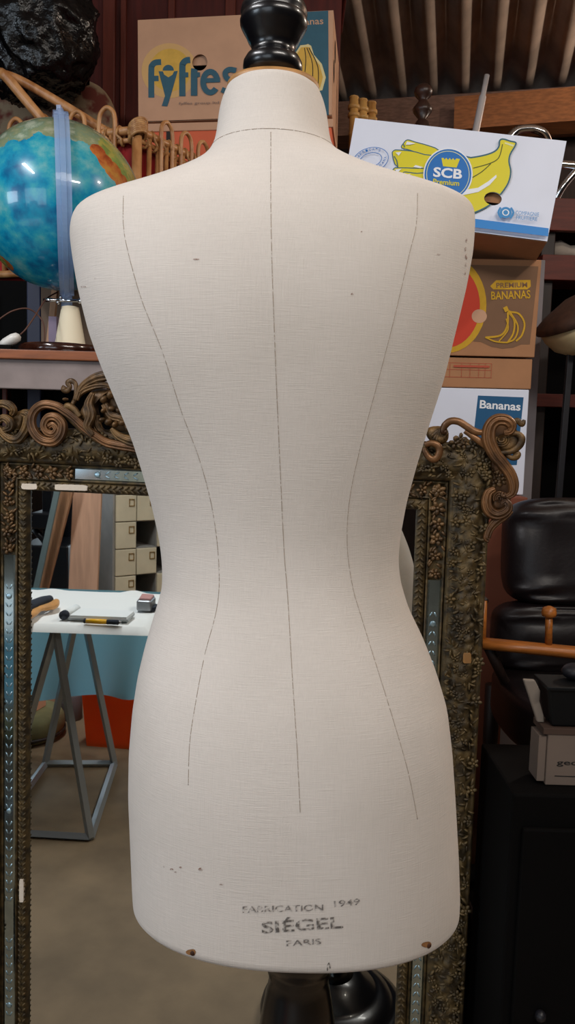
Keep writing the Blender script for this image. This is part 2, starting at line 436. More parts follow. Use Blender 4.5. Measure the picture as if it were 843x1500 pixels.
def onbody(px, py, lift=0.0004):
    d = ray(px, py).normalized()
    h = bvh.ray_cast(EYE, d)
    if h[0] is None: return None
    n = h[1]; n = n if n.dot(d) < 0 else -n
    return h[0] + n*lift
def ribbon(mb, pxs, w=0.0007, lift=.0004, mi=0, n=14, jit=0):
    P = [onbody(p.x, p.y, lift) for p in smooth_path([(a,b,0) for a,b in pxs], n)]
    P = [p for p in P if p]
    mb.tube(P, w/2, n=5, mi=mi)
sm = MB()
for s in ([(397,193),(397,300),(399,400),(405,560),(409,650),(416,800),(422,880),(429,1000),(435,1090),(440,1190)],
          [(181,287),(181,330),(188,370),(208,440),(238,515),(265,600),(293,675),(312,750),(321,830),(318,890),(300,960),(285,1040),(278,1090),(276,1150)],
          [(612,283),(610,330),(600,372),(575,478),(551,570),(527,660),(512,735),(509,800),(517,860),(530,905),(547,960),(575,1050),(598,1130),(612,1200)]):
    o = MB(); ribbon(o, s, .00065, .0001); o.build('seam', M['seam'], form)
# neck seam as a ring round the neck
o = MB(); zn = at(397,190,DY-.05).z; o.tube([p+Vector((0,0,0)) for p in ring(zn)], .0005, n=5, closed=True); o.build('seam', M['seam'], form)
# stencil marks laid on the cloth
st = MB()
def body_text(mb, s, a, b, h, mi, bold=0.0):
    vs, fs = text_mesh(s, bold); x0 = min(v[0] for v in vs); x1 = max(v[0] for v in vs); a = Vector(a); b = Vector(b); d = b-a
    up = Vector((d.y, -d.x)).normalized()*h; q = []
    for v in vs:
        p = a+d*((v[0]-x0)/(x1-x0))+up*(v[1]/.73); q.append(onbody(p.x, p.y, .0009))
    mb.add(q, fs, mi)
body_text(st, 'FABRICATION', (356,1336), (474,1333), 9.5, 1, .012); body_text(st, '1949', (490,1328), (528,1324), 9.5, 1, .012)
body_text(st, 'SI\u00c9GEL', (384,1366), (503,1358), 17, 0, .02); body_text(st, 'PARIS', (420,1385), (471,1382), 8.5, 1, .012)
st.build('stencil_marks', [M['ink'], M['ink_faint']], form, recalc=False, label='worn grey stencilled lettering')
scm = []
def spot(px, py, rx, ry, mi=0, rot=0):
    c, s = math.cos(rot), math.sin(rot)
    P = [onbody(px+rx*math.cos(a)*c-ry*math.sin(a)*s, py+rx*math.cos(a)*s+ry*math.sin(a)*c, .0006) for a in [2*PI*i/12 for i in range(12)]]
    if all(P):
        q = MB(); q.add(P, [tuple(range(12))], 0); q.build('scuff_mark', M['scuff'], form, recalc=False, label='brown scuff')
for x, y, a, b in ((683,352,1.2,4),(682,365,1.4,3),(683,376,1.6,4),(682,388,1.1,4),(681,400,.8,5),(642,373,3.5,1),(585,383,2,2.2),(516,432,2,2.6),(123,420,4,1.1),(140,408,1.2,1.2),(240,1270,2,1.5),(252,1273,2.5,1.2),(265,1270,2,1.2),(258,1277,2,1),(295,1273,4,2.5),(325,1295,3,1),(288,380,5,.8),(530,340,1.5,1)):
    spot(x, y, a, b)
sc = MB(); ribbon(sc, [(480,1421),(480,1416),(482,1410),(484,1418)], .0010, .0005, 0, 3); sc.build('torn_nick', M['ink'], form, recalc=False, label='dark nick in the hem')
for x, y in ((283,1396),(628,1385)):
    o = MB(); p = onbody(x, y, .0005)
    P = [onbody(x+7*math.cos(a)*(1.5 if math.cos(a) < 0 else .6), y+4.5*math.sin(a)-1.5, .0004) for a in [2*PI*i/16 for i in range(16)]]
    P = [q for q in P if q]
    if len(P) > 6: o.add(P, [tuple(range(len(P)))], 1)
    o.ell(p, (.0026,.0012,.0026)); o.build('tack', [M['rust'], M['stain']], form, label='rusty tack with a brown stain')
# neck cap, finial
cap = MB(); r0 = max((p-topc).length for p in rings[0])
CM = Matrix.Translation(topc) @ Matrix.Diagonal((1, .80, 1, 1))
cap.lathe([(r0*.98,-.005),(r0+.0022,-.001),(r0+.0025,.0035),(r0+.0005,.0065),(r0-.02,.009),(.012,.010)], 64, 0, CM); cap.build('neck_cap', M['tan_wood'], form)
FY = topc.y
def fz(py): return at(400, py, FY-.02).z
s_ = FY/FPX
fx = at(400, 90, FY).x
FM_ = Matrix.Translation((fx, FY, 0))
o = MB(); o.lathe([(.019,topc.z+.008),(.018,fz(99)),(.018,fz(92))], 24, 0, FM_); o.build('finial_neck', M['reddish_wood'], form)
fin = [(24,103),(33,101),(39,95),(41.5,87),(41,79),(37,71),(31,66.5),(29.5,63),(30,58),(32,52),(35,48),(38,40),(43,31),(46.5,23),(47,17),(45.5,12),(45,10),(46.5,5),(45,-4),(40,-14),(32,-20),(28,-24),(30,-30),(36,-36),(38,-46),(34,-58),(22,-68),(8,-73)]
o = MB(); o.lathe([(r*s_, fz(y)) for r, y in fin][::-1], 40, 0, FM_); o.build('finial', M['black_wood'], form)
# stand
PXc = at(438, 1428, DY).x
def pzz(py): return at(438, py, DY-.04).z
prof = [(.02,zhem-.004),(.0455,zhem-.0045),(.046,pzz(1419)),(.0445,pzz(1428)),(.041,pzz(1437)),(.0355,pzz(1447)),(.0335,pzz(1454)),(.0345,pzz(1460)),(.0325,pzz(1466)),(.034,pzz(1480)),(.037,pzz(1500)),(.042,pzz(1540)),(.040,pzz(1600)),(.028,pzz(1680)),(.024,pzz(1760)),(.034,pzz(1790)),(.030,pzz(1830))]
zb = pzz(1830)
prof += [(.026,zb-.05),(.030,.30),(.044,.24),(.046,.20),(.034,.16),(.030,.13),(.05,.115)]
o = MB(); o.lathe(prof, 40, 0, Matrix.Translation((PXc, DY, 0))); o.build('stand_pole', M['black_wood'], form)
o = MB(); o.lathe([(.03,.12),(.06,.115),(.075,.10),(.10,.085),(.105,.078),(.112,.078),(.14,.062),(.146,.05),(.152,.05),(.172,.036),(.176,.022),(.172,.0),(.02,0)], 64, 0, Matrix.Translation((PXc, DY, 0))); o.build('stand_base', M['black_wood'], form)
# ------------------------------------------------------------------ the gilt mirror
TU = Vector((math.cos(MYAW), math.sin(MYAW), 0)); ZU = Vector((0,0,1))
def FMp(u, v, w=0): return MP + TU*u + ZU*v + MN*w
def pl(px, py, w=0):
    p = hit_plane(px, py, MP+MN*w, MN)-MP
    return p.dot(TU), p.dot(ZU)
zf = -MP.z
TL, TR, BR, BL = (-.3328,.0250), (.3305,.0177), (.3335,zf+.125), (-.3420,zf+.125)
mirror = thing('gilt_mirror', 'large gilt framed mirror with carved crest and chipped plaster, leaning behind the dress form', 'mirror', tuple(FMp(0.02, zf, 0)))
def quad(o):
    return [(TL[0]-o, TL[1]+o*.93), (TR[0]+o*.97, TR[1]+o*.93), (BR[0]+o*.97, BR[1]-o), (BL[0]-o, BL[1]-o)]
M['glass_mirror'] = mat('silvered mirror glass', (222,228,228), 0.012, 1.0)
M['strip_mirror'] = mat('old mirror strip with daylight tint', (180,202,212), 0.10, 1.0, var=.2, vscale=30)  # blue of the reflected daylight is mixed into the base colour
M['etch'] = mat('etched frosted glass', (165,194,206), 0.32, .75)
o = MB(); q = quad(.004); o.add([FMp(u, v, .002) for u, v in q], [(0,1,2,3)]); q2 = [FMp(u, v, -.006) for u, v in q]
o.add(q2, [(3,2,1,0)]); o.build('glass', M['glass_mirror'], mirror, recalc=False)
q = quad(.115); o = MB(); o.add([FMp(u, v, -.004) for u, v in q]+[FMp(u, v, -.022) for u, v in q], [(0,1,2,3),(7,6,5,4),(0,4,5,1),(1,5,6,2),(2,6,7,3),(3,7,4,0)])
o.build('back_board', mat('dark back board', (40,28,20), .8), mirror)
def band(name, prof, m, disp=None, step=.004, label=None):
    """prof = [(offset, height)]; mitred round the four sides"""
    mb = MB()
    for s in range(4):
        rows = []
        L = (Vector(quad(0)[s])-Vector(quad(0)[(s+1) % 4])).length; n = max(2, int(L/step))
        for off, w in prof:
            q = quad(off); a, b = Vector(q[s]), Vector(q[(s+1) % 4]); r = []
            for i in range(n+1):
                p = a.lerp(b, i/n); r.append(FMp(p.x, p.y, w+(disp(p.x, p.y, off) if disp else 0)))
            rows.append(r)
        mb.grid(rows)
    return mb.build(name, m, mirror, recalc=False, label=label)
def vor(u, v, s):
    d, _ = mnoise.voronoi(Vector((u*s, v*s, 3.3))); return d[0], d[1]
def d_outer(u, v, off):
    t = min(1, max(0, (off-.058)/.006))*min(1, max(0, (.112-off)/.006))
    if t <= 0: return 0
    a, b = vor(u, v, 62); c = mnoise.noise(Vector((u*150, v*150, 1)))
    k = max(0, 1-a*2.1)
    return t*(.0062*min(1, (b-a)*1.7)*(0.55+.45*k)+.0016*c)
prof_out = [(.052,.000),(.0525,.014),(.056,.018),(.059,.018)]+[(.060+.0033*i, .018+.010*math.sin(PI*i/16)) for i in range(17)]+[(.1145,.020),(.117,.018),(.119,.012),(.119,-.02)]
band('outer_moulding', prof_out, M['gilt_dark'], d_outer, .0034)
prof_mid = [(.020,.002),(.0205,.010),(.023,.011),(.0245,.008),(.0465,.008),(.048,.011),(.0505,.011),(.052,.004),(.0525,.0)]
band('inner_panel_band', prof_mid, M['gilt_dark'], None, .02)
def d_gad(u, v, off):
    return .0016*mnoise.noise(Vector((u*90, v*90, 5)))
band('inner_lip', [(0,.002),(.0005,.006),(.004,.011),(.009,.0135),(.014,.0125),(.018,.009),(.0205,.002)], M['gilt_dark'], d_gad, .006)
# small leaves cast on the lip: one row per side, slanting
o = MB()
for s in range(4):
    q = quad(.0095); a, b = Vector(q[s]), Vector(q[(s+1) % 4]); L = (b-a).length; n = int(L/.0105)
    d = (b-a).normalized(); pr = Vector((-d.y, d.x))
    for i in range(n):
        p = a.lerp(b, (i+.5)/n)
        for k in (-1, 1):
            an = math.atan2(d.y, d.x)+k*.75
            R = Matrix((TU, ZU, MN)).transposed() @ Matrix.Rotation(an, 3, 'Z')
            c = p+pr*(k*.0035)
            if s == 0 and random.random() < .0: continue
            o.ell(FMp(c.x, c.y, .0135), (.0058,.0022,.0026), R, 6, 4)
o.build('lip_leaf_row', M['gilt_dark'], mirror, recalc=False)
FR = Matrix((TU, ZU, MN)).transposed()
def leaf(mb, u, v, w, L, W, an, h=.003, mi=0):
    mb.ell(FMp(u, v, w), (L/2, W/2, h), FR @ Matrix.Rotation(an, 3, 'Z') @ Matrix.Rotation(random.uniform(-.3,.3), 3, 'Y'), 7, 5, mi)
def flower(mb, u, v, w, r, mi=0, n=5):
    a0 = random.uniform(0, 6)
    for k in range(n):
        a = a0+2*PI*k/n; leaf(mb, u+.62*r*math.cos(a), v+.62*r*math.sin(a), w, r*1.0, r*.7, a, .0032, mi)
    mb.ell(FMp(u, v, w+.002), (r*.3,r*.3,.003), FR, 6, 4, mi)
# flower garlands on the mid band near the corners, mirror strips between
def along(s, off, t):
    q = quad(off); a, b = Vector(q[s]), Vector(q[(s+1) % 4]); return a.lerp(b, t), (b-a)
q0 = quad(.0355); Ls = [(Vector(q0[i])-Vector(q0[(i+1) % 4])).length for i in range(4)]
CL = [.085+.02, .125, .12, .125]                       # garland lengths from the corners
ext = {0: (.108, .108), 1: (.135, .16), 2: (.11, .11), 3: (.16, .135)}
for s in range(4):
    for end in (0, 1):
        gar = MB(); L = ext[s][end]; n = int(L/.0135)
        for i in range(n+1):
            t = (i*.0135)/Ls[s]; t = t if end == 0 else 1-t
            p, d = along(s, .0355, t); an = math.atan2(d.y, d.x); pr = Vector((-d.y, d.x)).normalized()
            if i % 2 == 0: flower(gar, p.x+random.uniform(-.002,.002), p.y+random.uniform(-.002,.002), .013, random.uniform(.0085,.0115))
            for k in (-1, 1, -1):
                leaf(gar, p.x+pr.x*k*.007+random.uniform(-.004,.004), p.y+pr.y*k*.007+random.uniform(-.004,.004), .011, .013, .005, an+k*random.uniform(.3,1.1))
        gar.build('flower_garland', M['gilt_red'], mirror, recalc=False, label='brownish gilt flower garland')
for s in range(4):
    e0, e1 = ext[s]; t0 = (e0+.012)/Ls[s]; t1 = 1-(e1+.012)/Ls[s]
    a, d = along(s, .0355, t0); b, _ = along(s, .0355, t1); d = d.normalized(); pr = Vector((-d.y, d.x))
    hw = .0115; o = MB()
    prof = [(-hw,.0085),(-hw+.003,.0112),(hw-.003,.0112),(hw,.0085)]
    rows = [[FMp(*(a+pr*k), w) for k, w in prof], [FMp(*(b+pr*k), w) for k, w in prof]]
    o.grid(rows, smooth=False)
    st_ = o.build('mirror_strip', M['strip_mirror'], mirror, recalc=False)
    e = MB(); L = (b-a).length; n = int(L/.016)
    for i in range(n):
        c = a+d*(L*(i+.5)/n); ang = math.atan2(d.y, d.x)
        f_ = (i+.5)/n
        if .06 < f_ < .94 and not (.22 < f_ < .3 or .47 < f_ < .50):
            for k in (-1, 1):
                R = FR @ Matrix.Rotation(ang+k*.5, 3, 'Z'); e.ell(FMp(*(c+pr*k*.0036), .0113), (.0062,.0018,.0003), R, 6, 3)
    for f_ in (.08, .49, .92):
        c = a+d*(L*f_); e.ell(FMp(*c, .0115), (.0055,.0055,.0012), FR, 8, 4)
    e.build('etched_leaves', M['etch'], st_, recalc=False)
    rim = MB()
    for k in (-1, 1): rim.tube([FMp(*(a+pr*k*(hw+.0015)), .0095), FMp(*(b+pr*k*(hw+.0015)), .0095)], .0018, n=6)
    rim.build('strip_rim', M['gilt_dark'], mirror)
# flowers and buds strewn over the outer moulding
o = MB(); ob = MB()
for s in range(4):
    q = quad(.086); L = (Vector(q[0])-Vector(q[1])).length if s % 2 == 0 else (Vector(q[1])-Vector(q[2])).length
    n = int(L/.0085)
    for i in range(n):
        for j in range(4):
            off = .064+.0145*j+random.uniform(-.006,.006); p, d = along(s, off, (i+random.random())/n); w = .026
            if random.random() < .16: flower(o, p.x, p.y, w+.002, random.uniform(.006,.010), 0, 5)
            else: leaf(o, p.x, p.y, w+.0015, random.uniform(.008,.017), random.uniform(.0032,.0055), random.uniform(0, 6.3), .0038)
o.build('foliage_relief', M['gilt_dark'], mirror, recalc=False)
# chips of bare plaster along the lip
def chip(px0, px1, py0, py1, w1=.0165, m='plaster', lb='white chip of bare plaster'):
    P = []; o = MB()
    cx_, cy_, hx, hy = (px0+px1)/2, (py0+py1)/2, (px1-px0)/2, (py1-py0)/2; n = 24
    for i in range(n):
        a = 2*PI*i/n; k = 1+.10*mnoise.noise(Vector((px0+3*math.cos(a), py0+3*math.sin(a), 1)))
        sx_ = math.copysign(abs(math.cos(a))**.3, math.cos(a))*hx*k; sy_ = math.copysign(abs(math.sin(a))**.35, math.sin(a))*hy*k
        P.append(pl(cx_+sx_, cy_+sy_+sx_*.03, w1))
    o.add([FMp(u, v, w1) for u, v in P]+[FMp(u, v, .006) for u, v in P], [tuple(range(n))]+[(i, i+n, (i+1) % n+n, (i+1) % n) for i in range(n)]); o.build('bare_plaster', M[m], mirror, bevel=.001, label=lb)
chip(31,54,708.5,717); chip(80,128,710,718.5); chip(28,34.5,1289,1322); chip(679,691,957,972,.032,'tan_wood','tan patch of bare gesso on the outer moulding')
# carved ornaments, drawn in the plane of the frame
def orn(mb, pts, conv, rad, w=.03, n=7, flat=.75, mi=0, sec=9, wl=None):
    P = [Vector(conv(*p)+(0,)) for p in pts]; P = smooth_path(P, n)
    R = smoothlist(rad if hasattr(rad, '__len__') else [rad, rad], len(P)); W = smoothlist(wl, len(P)) if wl else [w]*len(P)
    Q = []
    for p, ww in zip(P, W):
        u, v = pl(p.x, p.y, ww); Q.append(FMp(u, v, ww))
    k = 1/860.0
    mb.tube(Q, [r*k for r in R], sec, mi, flat, MN)
    if max(R) > 5.5:                                     # carved ridges along the broad scrolls
        for e in (-1, 0, 1):
            E = []
            for i, q in enumerate(Q):
                t = (Q[min(i+1, len(Q)-1)]-Q[max(i-1, 0)]).normalized(); sd = t.cross(MN).normalized()
                E.append(q+sd*(e*.62*R[i]*k)+MN*(R[i]*k*flat*(.98 if e == 0 else .66)))
            mb.tube(E, [max(.0006, r*k*.24) for r in R], 6, mi)
def lobed(mb, poly, conv, w0, w1, mi=0, puff=.006):
    """a carved leaf: outline pulled up to a rounded ridge"""
    P = [Vector(conv(*p)+(0,)) for p in poly]; P = smooth_path(P, 4, True); c = sum(P, Vector())/len(P); rows = []
    for s, h in ((1,0),(.97,.5),(.8,.85),(.5,1),(.15,.9)):
        r = []
        for p in P:
            q = c+(p-c)*s; ww = w0+(w1-w0)*h; u, v = pl(q.x, q.y, w0); r.append(FMp(u, v, ww))
        rows.append(r)
    u, v = [], []
    mb.grid(rows, mi, True, None, True); mb.add(rows[-1], [tuple(range(len(P)))], mi, True)
    back = [FMp(*pl(p.x, p.y, w0), w0-.008) for p in P]; mb.grid([rows[0], back], mi, True, None, True); mb.add(back, [tuple(range(len(P)))], mi)
cA = lambda x, y: (x*.2728, 540+y*.2728)
cr = MB()
orn(cr, [(262,312),(285,300),(305,325),(285,350),(250,338),(238,300),(262,262),(305,262),(338,300),(330,355),(290,392),(230,385),(185,340),(170,280),(188,225),(235,193),(300,200),(350,228),(400,265),(450,312),(510,357),(570,395),(640,412),(720,425),(820,450)], cA, [4,5,5.5,6.5,7,7.5,7.5,7,6.5,6.5,6.5,7,7], .034)
cr.build('crest_scroll', M['bronze'], mirror)
cr = MB()
orn(cr, [(300,262),(350,252),(400,290),(470,352),(545,392),(640,400)], cA, [2,3.5,4.5,4.5,4,3], .028)
orn(cr, [(160,330),(140,365),(160,395)], cA, [4,6,4], .02)
orn(cr, [(598,322),(640,362),(705,388),(760,395)], cA, [3,6,8,7], .036)
orn(cr, [(345,222),(362,200),(395,215),(430,258)], cA, [3,5,5,4], .036)
cr.build('crest_branch', M['gilt'], mirror)
cr = MB()
orn(cr, [(-60,230),(-30,205),(10,188),(50,198),(72,225),(60,250)], cA, [6,6,6,7,6,3], .032)
orn(cr, [(-20,290),(20,265),(52,285),(55,315),(20,330)], cA, [4,6,7,6,4], .036)
orn(cr, [(-20,310),(20,350),(60,378),(100,378),(128,345),(150,300),(152,250),(120,238)], cA, [5,6,7,7,7,8,8,5], .032)
lobed(cr, [(75,260),(120,225),(155,245),(140,310),(110,345),(70,320)], cA, .01, .028)
cr.build('crest_scroll', M['gilt'], mirror)
cr = MB()
orn(cr, [(352,98),(345,112),(362,118),(376,98),(365,76),(385,66),(405,82),(410,120),(405,160),(388,200),(400,245)], cA, [5,5,4,3.5,4,4,3.5,3.5,3.5,3,3], .03)
orn(cr, [(400,170),(440,120),(500,93),(560,88),(600,100)], cA, [3,6,6,5,3], .034)
orn(cr, [(412,170),(440,100),(500,58),(550,42),(600,40),(640,60)], cA, [3,5,7,8,7,5], .036)
lobed(cr, [(520,110),(470,180),(440,250),(470,300),(510,330),(530,270),(520,200),(560,150),(600,120)], cA, .012, .034)
orn(cr, [(500,130),(478,190),(490,250),(470,310),(500,360)], cA, [3,7,8,6,3], .04)
for x, y, r in ((560,165,24),(595,140,26),(640,170,26),(600,215,22),(560,225,18),(640,225,20),(585,285,24),(620,300,20),(550,275,18),(660,290,24),(352,165,12),(690,320,22),(690,240,24),(620,60,20)):
    u, v = pl(*cA(x, y), .034); cr.ell(FMp(u, v, .034), (r*.2728/860,r*.2/860,.010), FR @ Matrix.Rotation(x, 3, 'Z'), 9, 6)
orn(cr, [(560,190),(600,250),(660,270),(720,330)], cA, [5,7,7,6], .03)
orn(cr, [(520,250),(525,310),(560,350),(640,372),(720,378)], cA, [5,7,6,5,4], .018)
lobed(cr, [(570,120),(640,100),(720,180),(760,330),(700,360),(620,330),(560,260)], cA, .0, .018)
cr.build('crest_acanthus', M['gilt_red'], mirror, label='brown gilt acanthus tuft')
# back rail under the crest
cr = MB(); orn(cr, [(-60,372),(200,382),(500,408),(900,440)], cA, 5, .018); cr.build('crest_rail', M['gilt_dark'], mirror)
cB = lambda x, y: (600+x*.2135, 600+y*.2135)
pbk = MB()
def slab(mb, poly, conv, w0, w1):
    P = smooth_path([Vector(conv(*p)+(0,)) for p in poly], 4, True)
    a = [FMp(*pl(p.x, p.y, w1), w1) for p in P]; b = [FMp(*pl(p.x, p.y, w1), w0) for p in P]
    mb.add(a, [tuple(range(len(P)))]); mb.add(b, [tuple(range(len(P)))]); mb.grid([a, b], 0, False, None, True)
slab(pbk, [(515,250),(560,100),(640,70),(720,120),(765,190),(745,260),(690,300),(660,400),(715,520),(705,600),(660,690),(600,740),(540,720),(520,600),(525,420)], cB, .0, .010)
pbk.build('corner_back_leaf', M['bronze'], mirror)
cr = MB()
orn(cr, [(520,112),(532,135),(500,156),(450,150),(400,120),(340,84),(285,80),(245,110),(232,152),(255,150)], cB, [2,3,4,5,5,5,5,5,4,3], .036)
orn(cr, [(380,148),(430,180),(480,215),(530,262)], cB, [3,4,5,3], .034)
orn(cr, [(105,245),(150,230),(195,248),(208,290),(182,338),(140,332),(108,290),(105,262)], cB, [4,4.5,5,5,5,4.5,4,3], .036)
cr.build('crest_scroll', M['bronze'], mirror)
cr = MB()
for k in range(7):
    a = math.radians(20+22*k); orn(cr, [(205,135),(205+62*math.cos(a),150+80*math.sin(a))], cB, [1.5,3.5], .03, 3)
lobed(cr, [(140,120),(250,120),(270,190),(240,235),(180,240),(120,180)], cB, .01, .024)
cr.build('crest_shell', M['gilt'], mirror)
cr = MB()
for x, y in ((318,228),(372,232),(425,230),(350,205)):
    u, v = pl(*cB(x, y), .024); flower(cr, u, v, .026, .010)
cr.build('crest_flowers', M['gilt'], mirror, recalc=False)
cr = MB()
orn(cr, [(650,158),(690,150),(703,112),(665,75),(605,72),(562,108),(545,165),(552,230),(592,312),(642,372),(692,440),(716,510),(708,572),(665,602)], cB, [3,5,7,8,8.5,9,9.5,9.5,9,8.5,8,7.5,6,3], .038, flat=.6)
orn(cr, [(668,600),(640,590),(645,565)], cB, [2.5,2.5,2], .034)
cr.build('corner_scroll', M['bronze'], mirror)
cr = MB()
lobed(cr, [(690,160),(735,158),(768,185),(760,235),(700,285),(630,298),(590,270),(580,220),(620,170)], cB, .012, .030)
for r in (52, 36, 20): orn(cr, [(632+r*math.cos(a), 205+r*.85*math.sin(a)) for a in [math.radians(t) for t in range(-30, 250, 35)]], cB, 1.6, .036-r*.0001, 3)
orn(cr, [(690,165),(740,165),(772,195),(758,245),(700,288),(615,298)], cB, [3,4,5,5,4,3], .032)
orn(cr, [(660,300),(700,330),(735,322),(745,302),(715,296)], cB, [2.5,3.5,5,4,3], .030)
orn(cr, [(700,92),(740,75),(775,100),(790,70)], cB, [2.5,4,4,2], .024)
cr.build('corner_shell', M['gilt'], mirror)
cr = MB()
orn(cr, [(590,545),(545,570),(530,635),(550,695),(600,722),(655,705),(682,668),(660,632),(632,650)], cB, [3.5,6,7.5,8,7.5,7,6,4.5,2.5], .034, flat=.6)
orn(cr, [(700,690),(655,728),(592,772),(552,822),(534,878),(548,888)], cB, [4,6.5,6.5,5.5,5.5,5], .030)
for r in (40, 26, 13): orn(cr, [(618+r*math.cos(a), 610+r*1.1*math.sin(a)) for a in [math.radians(t) for t in range(150, 400, 35)]], cB, 1.5, .030, 3)
lobed(cr, [(560,570),(640,560),(690,600),(660,680),(600,700),(550,660)], cB, .012, .026)
cr.build('corner_scroll', M['bronze'], mirror)
cr = MB()
for x, y, r in ((592,492,.012),(560,482,.010),(640,475,.010),(570,435,.008),(600,455,.009)):
    u, v = pl(*cB(x, y), .02); flower(cr, u, v, .020, r)
cr.build('corner_flowers', M['gilt_red'], mirror, recalc=False)
# ------------------------------------------------------------------ things at the left: sideboard, globe, rattan cradle, bags, wardrobe, cartons
def m_(n, *a, **k): M[n] = mat(n.replace('_', ' '), *a, **k); return M[n]
m_('varnished_brown', (58,28,18), 0.18, var=.4, vscale=14, stretch=(1,8,8), coat=.4)
m_('orange_edge', (150,84,42), 0.5, var=.3, vscale=20, stretch=(1,6,6))
m_('lilac_paint', (150,136,132), 0.75, var=.22, vscale=16, bump=.2, bscale=90)
m_('dark_brown', (40,24,18), 0.55, var=.4, vscale=12, stretch=(8,8,1))
m_('near_black', (5,4,4), 0.8, var=.3, vscale=10, spec=.12)
m_('navy', (22,30,62), 0.5, var=.2, vscale=12)
m_('white_plastic', (224,222,216), 0.35)
m_('ivory', (236,224,196), 0.5)
m_('chrome', (205,208,212), 0.14, 1.0)
m_('cord', (88,54,40), 0.6)
m_('rattan', (204,150,98), 0.38, col2=(160,106,60), vscale=40, stretch=(1,1,.5), spec=.5)
m_('rattan_wrap', (196,148,96), 0.4, col2=(150,100,56), vscale=90)
m_('red_cloth', (176,22,26), 0.8, var=.5, vscale=14)
m_('black_bag', (7,7,9), 0.24, spec=.45, bump=.7, bscale=34, bdist=.012)
m_('floral', (156,136,110), 0.9, col2=(112,54,44), vscale=16, thr=(.38,.5))
m_('mahogany', (92,28,20), 0.5, var=.35, vscale=8, stretch=(8,8,.7))
m_('mahogany_light', (112,48,34), 0.45, var=.3, vscale=8, stretch=(8,8,.7))
m_('pale_wood', (190,146,112), 0.6, var=.25, vscale=14, stretch=(6,6,1))
m_('brown_board', (122,98,78), 0.7, var=.2, vscale=10)
m_('kraft', (172,122,84), 0.8, var=.10, vscale=18)
m_('kraft_pink', (206,160,128), 0.8, var=.08, vscale=18)
m_('kraft_in', (140,98,66), 0.85)
m_('white_card', (226,230,244), 0.6, var=.04, vscale=10)
m_('card_dark_in', (84,60,44), 0.9)
m_('print_blue', (52,96,114), 0.7, var=.08, vscale=60); m_('print_yellow', (222,176,76), 0.75, var=.12, vscale=50); m_('sun_edge', (216,172,112), 0.8)
m_('print_cream', (226,208,150), 0.7); m_('print_grey', (128,112,104), 0.8); m_('print_black', (28,24,22), 0.7)
m_('scb_blue', (0,108,186), 0.5); m_('scb_yellow', (222,208,20), 0.5); m_('scb_line', (30,92,112), 0.5); m_('pure_white', (236,238,242), 0.5); m_('logo_blue', (60,140,200), .6)
m_('stripe_blue', (20,128,205), 0.5)
m_('choc', (126,92,66), 0.8, var=.08, vscale=20); m_('pr_yellow', (206,158,32), 0.75, var=.1, vscale=60); m_('pr_red', (200,60,36), 0.75); m_('pr_redline', (176,80,56), 0.8)
m_('ban_blue', (10,84,128), 0.6); m_('orange_card', (222,104,66), 0.7, var=.08, vscale=10)
SBY = 1.52
# sideboard under the globe
zt = at(70, 513, SBY).z
xl, xr = -1.25, at(330, 520, SBY).x
sb = thing('sideboard', 'varnished brown sideboard with a lilac grey apron under the globe', 'sideboard', ((xl+xr)/2, SBY+.18, 0))
o = MB(); o.box((xl, SBY, zt-.018), (xr, SBY+.36, zt)); o.build('top_edge', M['orange_edge'], sb, bevel=.002, label='orange brown wooden edge')
o = MB(); o.box((xl, SBY+.006, zt-.002), (xr, SBY+.36, zt+.0008)); o.build('top', M['varnished_brown'], sb)
o = MB(); o.box((xl+.01, SBY+.012, zt-.075), (xr-.01, SBY+.034, zt-.018)); o.build('apron', M['lilac_paint'], sb, bevel=.002)
for x in (xl+.03, xr-.06):
    for y in (SBY+.036, SBY+.31):
        o = MB(); o.box((x, y, 0), (x+.035, y+.035, zt-.018)); o.build('leg', M['dark_brown'], sb, bevel=.003)
